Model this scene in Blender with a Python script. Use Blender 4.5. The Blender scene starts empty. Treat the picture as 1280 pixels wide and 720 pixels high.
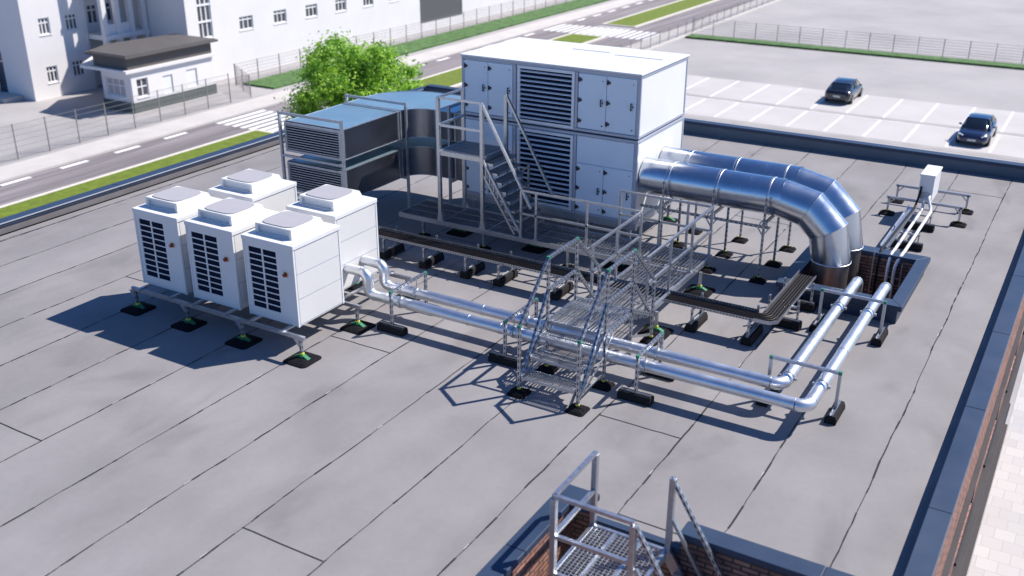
import bpy, math, random
from mathutils import Vector, Matrix
random.seed(7)
S = 1.42                      # one layout unit in metres
R = math.radians
sc = bpy.context.scene
col = sc.collection

# ------------------------------------------------------------------ camera
cam = bpy.data.cameras.new('camera'); cam.sensor_width = 36; cam.lens = 36 * 1270.67 / 1280
cam.clip_start = .1; cam.clip_end = 3000
co = bpy.data.objects.new('camera', cam); col.objects.link(co); sc.camera = co
right = Vector((0.86056236, 0.50933678, 0.00290988)); down = Vector((0.20363988, -0.33881699, -0.91854986)); fwd = Vector((-0.46686531, 0.791062, -0.39529443))
m = Matrix((right, -down, -fwd)).transposed().to_4x4(); m.translation = Vector((0, 0, 6 * S)); co.matrix_world = m
cam.dof.use_dof = True; cam.dof.focus_distance = 14.5 * S; cam.dof.aperture_fstop = .72

# ------------------------------------------------------------------ sky, sun, exposure
SUN = Vector((.57, .71, 1.0)).normalized()
elev = math.asin(SUN.z)
w = bpy.data.worlds.new('World'); sc.world = w; w.use_nodes = True
nt = w.node_tree; bg = nt.nodes['Background']
sky = nt.nodes.new('ShaderNodeTexSky'); sky.sky_type = 'NISHITA'; sky.sun_disc = False
sky.sun_elevation = elev; sky.sun_rotation = math.atan2(SUN.x, SUN.y)
sky.air_density = 1.0; sky.dust_density = .4; sky.ozone_density = 3.0
grade = nt.nodes.new('ShaderNodeMix'); grade.data_type = 'RGBA'; grade.blend_type = 'MULTIPLY'; grade.inputs[0].default_value = 1   # clear deep-blue day
grade.inputs[7].default_value = (.43, .69, 1.05, 1)
nt.links.new(sky.outputs[0], grade.inputs[6]); nt.links.new(grade.outputs[2], bg.inputs[0]); bg.inputs[1].default_value = .09
sl = bpy.data.lights.new('sun', 'SUN'); sl.energy = 5.0; sl.angle = R(.5); sl.color = (1.0, .935, .86)
so = bpy.data.objects.new('sun', sl); col.objects.link(so)
so.rotation_euler = SUN.to_track_quat('Z', 'Y').to_euler(); so.location = (10, 10, 40)
vs = sc.view_settings; vs.view_transform = 'Standard'; vs.look = 'None'; vs.gamma = 1; vs.exposure = .5
sc.display_settings.display_device = 'sRGB'

# ------------------------------------------------------------------ materials
def mat(name, color, rough=.6, metal=0., noise=None, bump=None, spec=.5, scale=None, coat=0):
    """noise=(scale, strength) varies the tint; bump=(scale, strength)"""
    M = bpy.data.materials.new(name); M.use_nodes = True
    n = M.node_tree.nodes; L = M.node_tree.links; b = n['Principled BSDF']
    b.inputs['Base Color'].default_value = (*color, 1); b.inputs['Roughness'].default_value = rough
    b.inputs['Metallic'].default_value = metal; b.inputs['Specular IOR Level'].default_value = spec
    b.inputs['Coat Weight'].default_value = coat
    tc = n.new('ShaderNodeTexCoord')
    src = tc.outputs['Object']
    if scale:
        mp = n.new('ShaderNodeMapping'); mp.inputs['Scale'].default_value = scale; L.new(src, mp.inputs[0]); src = mp.outputs[0]
    if noise:
        t = n.new('ShaderNodeTexNoise'); t.inputs['Scale'].default_value = noise[0]; t.inputs['Detail'].default_value = 6; t.inputs['Roughness'].default_value = .6
        L.new(src, t.inputs['Vector'])
        r = n.new('ShaderNodeMapRange'); r.inputs['From Min'].default_value = .3; r.inputs['From Max'].default_value = .7
        r.inputs['To Min'].default_value = 1 - noise[1]; r.inputs['To Max'].default_value = 1 + noise[1]
        L.new(t.outputs['Fac'], r.inputs['Value'])
        mx = n.new('ShaderNodeVectorMath'); mx.operation = 'SCALE'; mx.inputs[0].default_value = color
        L.new(r.outputs[0], mx.inputs['Scale']); L.new(mx.outputs[0], b.inputs['Base Color'])
        r2 = n.new('ShaderNodeMapRange'); r2.inputs['To Min'].default_value = max(.02, rough - .12); r2.inputs['To Max'].default_value = min(1, rough + .12)
        L.new(t.outputs['Fac'], r2.inputs['Value']); L.new(r2.outputs[0], b.inputs['Roughness'])
    if bump:
        t2 = n.new('ShaderNodeTexNoise'); t2.inputs['Scale'].default_value = bump[0]; t2.inputs['Detail'].default_value = 4
        L.new(src, t2.inputs['Vector'])
        bp = n.new('ShaderNodeBump'); bp.inputs['Strength'].default_value = bump[1]; bp.inputs['Distance'].default_value = .02
        L.new(t2.outputs['Fac'], bp.inputs['Height']); L.new(bp.outputs[0], b.inputs['Normal'])
    return M

def brick_mat(name, c1, c2, mortar, plane):
    M = bpy.data.materials.new(name); M.use_nodes = True
    n = M.node_tree.nodes; L = M.node_tree.links; b = n['Principled BSDF']; b.inputs['Roughness'].default_value = .85
    tc = n.new('ShaderNodeTexCoord'); sx = n.new('ShaderNodeSeparateXYZ'); cx = n.new('ShaderNodeCombineXYZ')
    L.new(tc.outputs['Object'], sx.inputs[0]); L.new(sx.outputs['Y' if plane == 'x' else 'X'], cx.inputs['X']); L.new(sx.outputs['Z'], cx.inputs['Y'])
    br = n.new('ShaderNodeTexBrick'); L.new(cx.outputs[0], br.inputs['Vector'])
    br.inputs['Color1'].default_value = (*c1, 1); br.inputs['Color2'].default_value = (*c2, 1); br.inputs['Mortar'].default_value = (*mortar, 1)
    br.inputs['Scale'].default_value = 1; br.inputs['Brick Width'].default_value = .24; br.inputs['Row Height'].default_value = .078
    br.inputs['Mortar Size'].default_value = .014; br.inputs['Bias'].default_value = -.1
    t = n.new('ShaderNodeTexNoise'); t.inputs['Scale'].default_value = 3.5; t.inputs['Detail'].default_value = 8; L.new(cx.outputs[0], t.inputs['Vector'])
    r = n.new('ShaderNodeMapRange'); r.inputs['From Min'].default_value = .3; r.inputs['From Max'].default_value = .7; r.inputs['To Min'].default_value = .6; r.inputs['To Max'].default_value = 1.35
    L.new(t.outputs['Fac'], r.inputs['Value'])
    v = n.new('ShaderNodeVectorMath'); v.operation = 'SCALE'; L.new(br.outputs['Color'], v.inputs[0]); L.new(r.outputs[0], v.inputs['Scale']); L.new(v.outputs[0], b.inputs['Base Color'])
    bp = n.new('ShaderNodeBump'); bp.inputs['Strength'].default_value = .7; bp.inputs['Distance'].default_value = .01; bp.invert = True
    L.new(br.outputs['Fac'], bp.inputs['Height']); L.new(bp.outputs[0], b.inputs['Normal'])
    return M

def roof_mat():
    """weathered bitumen membrane: broad cloudy stains, fine mineral grain, each roll a touch different"""
    M = bpy.data.materials.new('roof_membrane'); M.use_nodes = True
    n = M.node_tree.nodes; L = M.node_tree.links; b = n['Principled BSDF']; b.inputs['Roughness'].default_value = .8; b.inputs['Specular IOR Level'].default_value = .3
    tc = n.new('ShaderNodeTexCoord'); sx = n.new('ShaderNodeSeparateXYZ'); L.new(tc.outputs['Object'], sx.inputs[0])
    a = n.new('ShaderNodeMath'); a.operation = 'MULTIPLY_ADD'; L.new(sx.outputs['X'], a.inputs[0]); a.inputs[1].default_value = 1 / (1.006 * S); a.inputs[2].default_value = 1.312 / 1.006
    f = n.new('ShaderNodeMath'); f.operation = 'FLOOR'; L.new(a.outputs[0], f.inputs[0])
    wn = n.new('ShaderNodeTexWhiteNoise'); wn.noise_dimensions = '1D'; L.new(f.outputs[0], wn.inputs['W'])
    def noise(scale, detail, lo, hi, mapscale=None):
        t = n.new('ShaderNodeTexNoise'); t.inputs['Scale'].default_value = scale; t.inputs['Detail'].default_value = detail
        src = tc.outputs['Object']
        if mapscale:
            mp = n.new('ShaderNodeMapping'); mp.inputs['Scale'].default_value = mapscale; mp.inputs['Location'].default_value = (3.1, 7.7, 0); L.new(src, mp.inputs[0]); src = mp.outputs[0]
        L.new(src, t.inputs['Vector'])
        r = n.new('ShaderNodeMapRange'); r.inputs['From Min'].default_value = .35; r.inputs['From Max'].default_value = .68
        r.inputs['To Min'].default_value = lo; r.inputs['To Max'].default_value = hi; L.new(t.outputs['Fac'], r.inputs['Value'])
        return r.outputs[0], t.outputs['Fac']
    s1, _ = noise(.55, 4, 1.05, .88); s2, _ = noise(1.4, 3, 1.03, .94, (1.0, .45, 1)); s3, fac3 = noise(160, 3, .93, 1.07); s4, _ = noise(9, 6, .98, 1.02)
    r0 = n.new('ShaderNodeMapRange'); r0.inputs['To Min'].default_value = .965; r0.inputs['To Max'].default_value = 1.035; L.new(wn.outputs['Value'], r0.inputs['Value'])
    cur = r0.outputs[0]
    t5 = n.new('ShaderNodeTexNoise'); t5.inputs['Scale'].default_value = .62; t5.inputs['Detail'].default_value = 3; t5.inputs['Distortion'].default_value = .6
    mp5 = n.new('ShaderNodeMapping'); mp5.inputs['Location'].default_value = (11.3, 4.2, 0); mp5.inputs['Scale'].default_value = (1.15, .6, 1); L.new(tc.outputs['Object'], mp5.inputs[0]); L.new(mp5.outputs[0], t5.inputs['Vector'])
    r5 = n.new('ShaderNodeMapRange'); r5.interpolation_type = 'SMOOTHSTEP'; r5.inputs['From Min'].default_value = .53; r5.inputs['From Max'].default_value = .74; r5.inputs['To Min'].default_value = 1.0; r5.inputs['To Max'].default_value = .80; L.new(t5.outputs['Fac'], r5.inputs['Value'])
    for s in (s1, s2, s3, s4, r5.outputs[0]):
        mu = n.new('ShaderNodeMath'); mu.operation = 'MULTIPLY'; L.new(cur, mu.inputs[0]); L.new(s, mu.inputs[1]); cur = mu.outputs[0]
    v = n.new('ShaderNodeVectorMath'); v.operation = 'SCALE'; v.inputs[0].default_value = ROOF; L.new(cur, v.inputs['Scale']); L.new(v.outputs[0], b.inputs['Base Color'])
    bp = n.new('ShaderNodeBump'); bp.inputs['Strength'].default_value = .25; bp.inputs['Distance'].default_value = .004
    L.new(fac3, bp.inputs['Height']); L.new(bp.outputs[0], b.inputs['Normal'])
    return M

ROOF = (.252, .241, .247)
M_roof = roof_mat()
M_seam = mat('seam_bitumen', (.010, .009, .011), .8, noise=(4, .4))
M_glint = mat('seam_glint', (.5, .5, .5), .5)  # short pale strips paint glints along the laps
M_upst = mat('upstand_membrane', (.16, .15, .155), .8, noise=(1.2, .15), bump=(90, .2))
M_coping = mat('coping_metal', (.031, .051, .094), .42, noise=(1.0, .12), spec=.35)
M_copshade = mat('coping_metal_shaded', (.075, .115, .16), .45, noise=(1.0, .12))  # coping metal again, paler shade tone of the far upstand in its colour
M_copjoint = mat('coping_joint', (.02, .025, .04), .6)
M_copglint = mat('coping_glint', (.7, .72, .75), .3, .6)  # pale strip paints the sun glint on the coping's inner edge
M_brickx = brick_mat('brick_x', (.40, .18, .13), (.24, .11, .085), (.085, .065, .055), 'x')
M_bricky = brick_mat('brick_y', (.33, .17, .125), (.17, .09, .07), (.06, .05, .045), 'y')
M_brickd = brick_mat('shaded_lining_y', (.30, .16, .13), (.14, .08, .07), (.05, .042, .04), 'y')  # lining brick darkened, shade of the shaft put into its colour
M_brickdx = brick_mat('shaded_lining_x', (.17, .085, .065), (.09, .05, .042), (.05, .042, .04), 'x')  # side walls of the lining, painted shade darker still
M_galv = mat('galvanised_steel', (.45, .475, .52), .36, .88, noise=(14, .12))
M_galvd = mat('galvanised_dull', (.42, .45, .50), .45, .75, noise=(9, .15))
M_slot = mat('strut_slot', (.02, .03, .05), .8)
M_tip = mat('green_end_cap', (.03, .20, .13), .5)
M_alu = mat('aluminium_cladding', (.74, .76, .80), .37, .92, noise=(3, .04))
M_duct = mat('spiral_duct', (.60, .63, .68), .24, 1.0, noise=(2.5, .05), bump=(1.2, .05))
M_ductin = mat('duct_inner_pipe', (.36, .31, .29), .38, .9, noise=(3, .1))
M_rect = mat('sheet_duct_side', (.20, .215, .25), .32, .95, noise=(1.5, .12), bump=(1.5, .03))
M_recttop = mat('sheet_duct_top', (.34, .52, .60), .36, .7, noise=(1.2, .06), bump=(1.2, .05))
M_white = mat('white_paint', (.73, .735, .73), .42, noise=(1.5, .025), coat=.1)
M_white2 = mat('white_panel', (.66, .655, .645), .45, noise=(1.2, .03))
M_grey = mat('grey_profile', (.40, .43, .51), .45, .3)
M_cool = mat('white_paint_skylit', (.70, .78, .86), .40, noise=(.9, .03), bump=(.8, .03))  # white paint with the blue skylight of the shaded front mixed in
M_slat = mat('louvre_blade', (.66, .70, .76), .4, .2)
M_black = mat('black_rubber', (.010, .010, .012), .9, noise=(18, .35), spec=.12)
M_block = mat('rubber_block', (.022, .021, .022), .9, noise=(30, .5), bump=(80, .4), spec=.15)
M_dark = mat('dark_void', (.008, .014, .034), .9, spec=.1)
M_hinge = mat('black_plastic', (.02, .022, .03), .45)
M_green = mat('green_plastic', (.010, .17, .075), .42, noise=(12, .1))
M_yellow = mat('yellow_collar', (.62, .66, .08), .4)
M_red = mat('red_knob', (.22, .012, .012), .4)
M_amber = mat('amber_plate', (.50, .22, .03), .5)
M_grid = mat('fan_guard', (.37, .365, .395), .8, .0, noise=(60, .12), bump=(120, .5))
M_cable = mat('brown_lines', (.014, .009, .008), .5, 0, noise=(12, .25), spec=.25)
M_insul = mat('black_insulation', (.006, .006, .009), .6, noise=(20, .2), spec=.2)
M_pvc = mat('white_pvc', (.72, .71, .72), .35)
M_asph = mat('asphalt', (.20, .18, .19), .85, noise=(2.6, .42), scale=(1, .035, 1))  # lengthwise noise paints streaky shadow bands along the road
M_conc = mat('paving', (.345, .33, .33), .85, noise=(.16, .13), bump=(30, .2))
M_side = mat('pavement_concrete', (.50, .475, .455), .85, noise=(.6, .08))
M_curb = mat('kerb_stone', (.62, .58, .52), .8, noise=(3, .1))
M_paint = mat('road_paint', (.80, .80, .80), .6, noise=(5, .06))
M_park = mat('parking_bay', (.47, .45, .445), .85, noise=(.3, .07), bump=(40, .15))
M_gutter = mat('gutter_strip', (.34, .32, .31), .85, noise=(.8, .12))
M_grassf = mat('mown_grass', (.12, .17, .01), .9, noise=(2.2, .3), bump=(9, .4))
M_grassd = mat('verge_grass', (.070, .150, .040), .9, noise=(1.3, .4), bump=(7, .9))
M_bark = mat('bark', (.12, .09, .065), .9, noise=(6, .3), bump=(20, .6))
M_fence = mat('fence_wire', (.24, .235, .23), .6, .2)
M_stucco = mat('white_render', (.72, .70, .695), .75, noise=(.5, .03))
M_frame = mat('window_frame', (.75, .75, .76), .5)
M_glass = mat('window_glass', (.05, .055, .07), .12, 0, noise=(.7, .6), spec=.9)
M_curtain = mat('curtain', (.45, .40, .40), .8)
M_gate = mat('grey_shutter', (.10, .10, .105), .6, noise=(2, .06))
M_ledge = mat('dark_ledge', (.030, .026, .030), .6, noise=(2, .2))
M_brown = mat('brown_roofing', (.098, .09, .088), .7, noise=(1.2, .08))
M_plinth = mat('dark_plinth', (.10, .115, .11), .8, noise=(2, .12))
M_carb = mat('car_paint_blue', (.012, .02, .06), .22, .3, coat=1)
M_cark = mat('car_paint_black', (.018, .022, .03), .22, .3, coat=1)
M_carg = mat('car_glass', (.008, .01, .014), .06, 0, spec=.8)
M_tyre = mat('tyre_rubber', (.015, .015, .015), .8)
M_rim = mat('alloy_rim', (.5, .5, .52), .3, .9)
M_lamp = mat('headlamp_lens', (.85, .87, .9), .08, .3, spec=1)
M_tail = mat('tail_lamp_lens', (.35, .01, .01), .15)
M_plate = mat('number_plate', (.75, .75, .72), .4)

def pavers():
    M = mat('tile_paving', (.7, .7, .7), .8)
    n = M.node_tree.nodes; L = M.node_tree.links; b = n['Principled BSDF']
    tc = n.new('ShaderNodeTexCoord'); br = n.new('ShaderNodeTexBrick'); L.new(tc.outputs['Object'], br.inputs['Vector'])
    br.inputs['Color1'].default_value = (.50, .485, .48, 1); br.inputs['Color2'].default_value = (.43, .415, .415, 1); br.inputs['Mortar'].default_value = (.36, .35, .35, 1)
    br.inputs['Scale'].default_value = 1; br.inputs['Brick Width'].default_value = .5; br.inputs['Row Height'].default_value = .5; br.inputs['Mortar Size'].default_value = .008
    L.new(br.outputs['Color'], b.inputs['Base Color']); return M
M_tile = pavers()

def leaf_mat(name, c1, c2):
    M = bpy.data.materials.new(name); M.use_nodes = True
    n = M.node_tree.nodes; L = M.node_tree.links; b = n['Principled BSDF']; b.inputs['Roughness'].default_value = .5
    out = n['Material Output']
    tc = n.new('ShaderNodeTexCoord'); t = n.new('ShaderNodeTexNoise'); t.inputs['Scale'].default_value = 2.4; t.inputs['Detail'].default_value = 6
    L.new(tc.outputs['Object'], t.inputs['Vector'])
    r = n.new('ShaderNodeValToRGB'); r.color_ramp.elements[0].position = .36; r.color_ramp.elements[1].position = .64
    r.color_ramp.elements[0].color = (*c1, 1); r.color_ramp.elements[1].color = (*c2, 1)
    L.new(t.outputs['Fac'], r.inputs[0]); L.new(r.outputs[0], b.inputs['Base Color'])
    tr = n.new('ShaderNodeBsdfTranslucent'); L.new(r.outputs[0], tr.inputs[0])
    mx = n.new('ShaderNodeMixShader'); mx.inputs[0].default_value = .42; L.new(b.outputs[0], mx.inputs[1]); L.new(tr.outputs[0], mx.inputs[2]); L.new(mx.outputs[0], out.inputs[0])
    return M
M_leaf = leaf_mat('leaves', (.08, .25, .02), (.50, .78, .09))

# ------------------------------------------------------------------ mesh helpers
class MB:
    def __init__(s): s.v = []; s.f = []; s.m = []; s.sm = []
    def add(s, vs, fs, mi=0, smooth=False):
        o = len(s.v); s.v += [tuple(v) for v in vs]
        for f in fs: s.f.append([i + o for i in f]); s.m.append(mi); s.sm.append(smooth)
        return s
    def box(s, x0, x1, y0, y1, z0, z1, mi=0):
        return s.add([(x0, y0, z0), (x1, y0, z0), (x1, y1, z0), (x0, y1, z0), (x0, y0, z1), (x1, y0, z1), (x1, y1, z1), (x0, y1, z1)],
                     [(0, 3, 2, 1), (4, 5, 6, 7), (0, 1, 5, 4), (1, 2, 6, 5), (2, 3, 7, 6), (3, 0, 4, 7)], mi)
    def beam(s, a, b, w=.03, h=.03, mi=0, slots=0, up=(0, 0, 1)):
        a = Vector(a); b = Vector(b); d = (b - a); L = d.length; d.normalize(); up = Vector(up)
        if abs(d.dot(up)) > .98: up = Vector((0, 1, 0))
        u = d.cross(up).normalized(); v = u.cross(d).normalized()
        P = []
        for e in (a, b):
            for i, j in ((-1, -1), (1, -1), (1, 1), (-1, 1)): P.append(e + u * (i * w / 2) + v * (j * h / 2))
        s.add(P, [(0, 1, 2, 3), (7, 6, 5, 4), (0, 4, 5, 1), (1, 5, 6, 2), (2, 6, 7, 3), (3, 7, 4, 0)], mi)
        if slots:
            k = max(1, int(L / .075)); st = L / k
            for q in range(k):
                c = a + d * (st * (q + .5))
                for n_, t_, half, ww in ((u, v, w / 2, h), (-u, v, w / 2, h), (v, u, h / 2, w), (-v, u, h / 2, w)):
                    o = c + n_ * (half + .0012)
                    s.add([o - d * .02 - t_ * ww * .2, o + d * .02 - t_ * ww * .2, o + d * .02 + t_ * ww * .2, o - d * .02 + t_ * ww * .2], [(0, 1, 2, 3)], slots)
        return s
    def tube(s, pts, r, n=20, caps=True, mi=0, rs=None):
        pts = [Vector(p) for p in pts]; N = len(pts); rings = []
        t0 = (pts[1] - pts[0]).normalized(); u = t0.orthogonal().normalized(); prev = t0
        for i, p in enumerate(pts):
            if i == 0: t = t0
            elif i == N - 1: t = (pts[-1] - pts[-2]).normalized()
            else: t = ((pts[i] - pts[i - 1]).normalized() + (pts[i + 1] - pts[i]).normalized()).normalized()
            q = prev.rotation_difference(t); u = (q @ u); u = (u - t * u.dot(t)).normalized(); prev = t
            v = t.cross(u); rr = rs[i] if rs else r
            k = 1.0
            if 0 < i < N - 1: k = 1 / max(.5, t.dot((pts[i + 1] - pts[i]).normalized()))
            if k > 1.001:
                bn = (pts[i + 1] - pts[i]).normalized() - (pts[i] - pts[i - 1]).normalized(); bn = (bn - t * bn.dot(t)).normalized()
            ring = []
            for j in range(n):
                a = 2 * math.pi * j / n; o = (u * math.cos(a) + v * math.sin(a)) * rr
                if k > 1.001: o += bn * (o.dot(bn) * (k - 1))
                ring.append(p + o)
            rings.append(ring)
        V = [q for r_ in rings for q in r_]; F = []
        for i in range(N - 1):
            for j in range(n): F.append((i * n + j, i * n + (j + 1) % n, (i + 1) * n + (j + 1) % n, (i + 1) * n + j))
        s.add(V, F, mi, True)
        if caps:
            s.add(rings[0], [tuple(range(n))[::-1]], mi); s.add(rings[-1], [tuple(range(n))], mi)
        return s
    def prism(s, poly, z0, z1, mi=0):
        n = len(poly); V = [(x, y, z0) for x, y in poly] + [(x, y, z1) for x, y in poly]
        F = [tuple(range(n))[::-1], tuple(range(n, 2 * n))] + [(i, (i + 1) % n, n + (i + 1) % n, n + i) for i in range(n)]
        return s.add(V, F, mi)
    def build(s, name, mats, parent=None, org=None, bevel=0, seg=2, scale=True):
        """vertices are given in layout units; org = origin of the thing the part belongs to"""
        me = bpy.data.meshes.new(name)
        if org is None: org = Vector(parent['_org']) if parent is not None and '_org' in parent else Vector((0, 0, 0))
        org = Vector(org)
        me.from_pydata([(Vector(v) - org) * S for v in s.v], [], s.f)
        if not isinstance(mats, (list, tuple)): mats = [mats]
        for q in mats: me.materials.append(q)
        me.polygons.foreach_set('material_index', s.m); me.polygons.foreach_set('use_smooth', s.sm)
        me.update()
        o = bpy.data.objects.new(name, me); col.objects.link(o)
        if parent is not None: o.parent = parent; o['_org'] = tuple(org)
        else: o.location = org * S
        if bevel:
            bv = o.modifiers.new('bevel', 'BEVEL'); bv.width = bevel * S; bv.segments = seg; bv.limit_method = 'ANGLE'; bv.angle_limit = R(40)
        return o

def build_split(b, name, mats, parent=None, bevel=0, **k):
    """every separate island of b becomes an object of its own"""
    n = len(b.v); par = list(range(n))
    def find(i):
        while par[i] != i: par[i] = par[par[i]]; i = par[i]
        return i
    for f in b.f:
        for i in f[1:]: par[find(i)] = find(f[0])
    groups = {}
    for k_, f in enumerate(b.f): groups.setdefault(find(f[0]), []).append(k_)
    out = []
    for fs in groups.values():
        ids = sorted({i for q in fs for i in b.f[q]}); mp = {i: j for j, i in enumerate(ids)}
        c = MB(); c.v = [b.v[i] for i in ids]; c.f = [[mp[i] for i in b.f[q]] for q in fs]; c.m = [b.m[q] for q in fs]; c.sm = [b.sm[q] for q in fs]
        out.append(c.build(name, mats, parent, bevel=bevel, **k))
    return out
def thing(name, label, cat, loc, group=None):
    o = bpy.data.objects.new(name, None); col.objects.link(o); o.location = Vector(loc) * S; o.empty_display_size = .2
    o['_org'] = tuple(loc); o['label'] = label; o['category'] = cat
    if group: o['group'] = group
    return o
def tag(o, label, cat, group=None):
    o['label'] = label; o['category'] = cat
    if group: o['group'] = group
    return o
def struct(o): o['kind'] = 'structure'; return o
KIDS = {}
def kids(o): return [c for c in bpy.data.objects if c.parent == o]
def copy_tree(o, loc, label, src=None):
    """copy a thing with its parts and sub-parts; loc in layout units"""
    def rec(q, par):
        c = q.copy(); col.objects.link(c); c.parent = par
        for ch in kids(q): rec(ch, c)
        return c
    c = rec(o, None); c.location = Vector(loc) * S; c['label'] = label
    return c
def arc(c, r, a0, a1, ax, ay, n=8):
    c = Vector(c); ax = Vector(ax); ay = Vector(ay)
    return [c + ax * (r * math.cos(a0 + (a1 - a0) * i / n)) + ay * (r * math.sin(a0 + (a1 - a0) * i / n)) for i in range(n + 1)]
def bend(p, d0, d1, r, n=7):
    """fillet at corner p between incoming dir d0 and outgoing d1"""
    p = Vector(p); d0 = Vector(d0); d1 = Vector(d1); c = p - d0 * r + d1 * r
    return arc(c, r, 0, math.pi / 2, -d1, d0, n)

GZ = -5.5
# ================================================================== SETTING
# street level ground
struct(MB().box(-700, 700, -500, 1200, GZ - .3, GZ).build('ground', M_conc))
def slab(name, m_, x0, x1, y0, y1, z0, z1):
    return struct(MB().box(x0, x1, y0, y1, z0, z1).build(name, m_))
E4 = .004
slab('road', M_asph, -35.1, -32.45, -40, 400, GZ - .05, GZ + E4)
slab('road', M_asph, -29.75, -27.05, -40, 400, GZ - .05, GZ + E4)
slab('pavement', M_side, -36.75, -35.1, -40, 400, GZ - .05, GZ + .08)
slab('pavement', M_side, -27.05, -25.3, -40, 400, GZ - .05, GZ + .08)
slab('pavement', M_tile, -.42, 14, -8, 60, GZ - .05, GZ + .006)
XW = [(32.4, 35.5), (63.2, 66.4)]       # crosswalks
med = [(-40, XW[0][0]), (XW[0][1], 62.7), (66.6, 400)]
for i, (a, b) in enumerate(med):
    a2 = a + (.9 if i else 0)
    slab('grass_verge', M_grassf, -32.2, -30.0, a2 + .2, b - .2, GZ - .05, GZ + .09)
    c = MB(); c.box(-32.45, -32.2, a2, b, GZ - .05, GZ + .08); c.box(-30.0, -29.75, a2, b, GZ - .05, GZ + .08)
    c.box(-32.2, -30.0, a2, a2 + .2, GZ - .05, GZ + .08); c.box(-32.2, -30.0, b - .2, b, GZ - .05, GZ + .08)
    struct(c.build('kerb', M_curb))
slab('grass_verge', M_grassd, -39.8, -37.6, 39.2, 400, GZ - .05, GZ + .10)
slab('grass_verge', M_grassd, -25.2, 30, 65.4, 66.6, GZ - .05, GZ + .12)
# tufts that roughen the long verges
def tufts(name, x0, x1, y0, y1, n, h, m_):
    b = MB()
    for _ in range(n):
        x = random.uniform(x0, x1); y = random.uniform(y0, y1); a = random.uniform(0, math.pi); hh = h * random.uniform(.4, 1.2); ww = random.uniform(.03, .09)
        dx = math.cos(a) * ww; dy = math.sin(a) * ww; lx = random.uniform(-.06, .06); ly = random.uniform(-.06, .06)
        b.add([(x - dx, y - dy, GZ + .08), (x + dx, y + dy, GZ + .08), (x + lx, y + ly, GZ + .08 + hh)], [(0, 1, 2)])
    o = b.build(name, m_); tag(o, 'scattered grass blades over the roadside verges', 'grass'); o['kind'] = 'stuff'; return o
tufts('grass_blades', -39.83, -37.54, 39.15, 95, 14000, .035, M_grassd)
tufts('grass_blades', -25.2, 5, 65.33, 66.67, 5000, .05, M_grassd)
# painted marks
mk = MB()
y = 16.3
while y < 130:
    if not any(a - .3 < y + .6 < b + .3 for a, b in XW): mk.box(-34.88, -34.66, y, y + 1.25, GZ, GZ + .010)
    y += 2.6
for a, b in XW:
    x = -34.9
    while x < -27.2:
        if not (-32.6 < x < -29.6) or a > 50: mk.box(x, x + .26, a, b, GZ, GZ + .0105)
        elif a < 50: mk.box(x, x + .26, a, b, GZ, GZ + .0105)
        x += .5
struct(mk.build('road_markings', M_paint))
struct(MB().box(-26, 12, 45.35, 54.0, GZ - .02, GZ + .005).build('parking_surface', M_park))
struct(MB().box(-26, 12, 48.95, 49.5, GZ - .02, GZ + .009).box(-26, 12, 44.8, 45.35, GZ - .02, GZ + .006).build('gutter', M_gutter))
mk = MB()
for k in range(-7, 9):
    x = -7.23 + 1.712 * k
    mk.box(x - .05, x + .05, 45.5, 48.85, GZ, GZ + .010); mk.box(x - .05, x + .05, 49.5, 53.9, GZ, GZ + .010)
mk.box(-26, 12, 48.87, 48.95, GZ, GZ + .0115)
struct(mk.build('parking_markings', M_paint))

# ------------------------------------------------------------------ roof deck
deck = MB()
XR = -.60
SH = (-3.55, -1.90, 13.65, 15.73)         # shaft outside face
NX, NY = -3.72, 7.50                       # stair notch in the near edge
xs = [-15.7, NX - .03, SH[0], SH[1], XR]; ys = [-4, NY + .03, SH[2], SH[3], 21.95]
for i in range(4):
    for j in range(4):
        if i >= 1 and j == 0: continue
        if i == 2 and j == 2: continue
        deck.box(xs[i], xs[i + 1], ys[j], ys[j + 1], -.3, 0)
# laps between the rolls
def lap(x, y0, y1, seed):
    rnd = random.Random(seed); y = y0
    off = 0
    while y < y1:
        L = rnd.uniform(.05, .22); y2 = min(y + L, y1); wd = rnd.choice((.008, .012, .015, .021)); o = max(-.014, min(.014, off + rnd.uniform(-.0075, .0075)))
        deck.add([(x + off - wd / 2, y, .003), (x + off + wd / 2, y, .003), (x + o + wd / 2, y2, .003), (x + o - wd / 2, y2, .003)], [(0, 1, 2, 3)], 1)
        if rnd.random() < .05:
            deck.add([(x + o - wd / 2 - .009, y, .0032), (x + o - wd / 2, y, .0032), (x + o - wd / 2, y + .09, .0032), (x + o - wd / 2 - .007, y + .09, .0032)], [(0, 1, 2, 3)], 2)
        off = o; y = y2
for k in range(0, 15):
    x = -1.312 - 1.006 * k
    if x < -15.4: break
    if x > NX: lap(x, NY + .16 if x < -2.58 else NY + .02, SH[2] - .02 if SH[0] < x < SH[1] else 21.9, k); 
    else: lap(x, -3.5, 21.9, k)
    if SH[0] < x < SH[1]: lap(x, SH[3] + .02, 21.9, k + 40)
lap(-15.37, -3.5, 21.9, 99)
def cross(x0, x1, y, seed):
    rnd = random.Random(seed); x = x0; o0 = 0
    while x < x1:
        x2 = min(x1, x + rnd.uniform(.1, .4)); o = rnd.uniform(-.005, .005)
        deck.add([(x, y + o0 - .007, .0034), (x2, y + o - .007, .0034), (x2, y + o + .007, .0034), (x, y + o0 + .007, .0034)], [(0, 1, 2, 3)], 1); x = x2; o0 = o
L0 = lambda k: -1.312 - 1.006 * k
for i, (k, y) in enumerate(((9, 5.66), (5, 5.645), (7, 9.35), (3, 9.33), (1, 20.48), (11, 9.35), (13, 15.03), (2, 7.70), (4, 16.9), (6, 19.6), (10, 16.4), (8, 13.3), (12, 19.0))):
    cross(L0(k), L0(k - 1), y, i)
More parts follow.
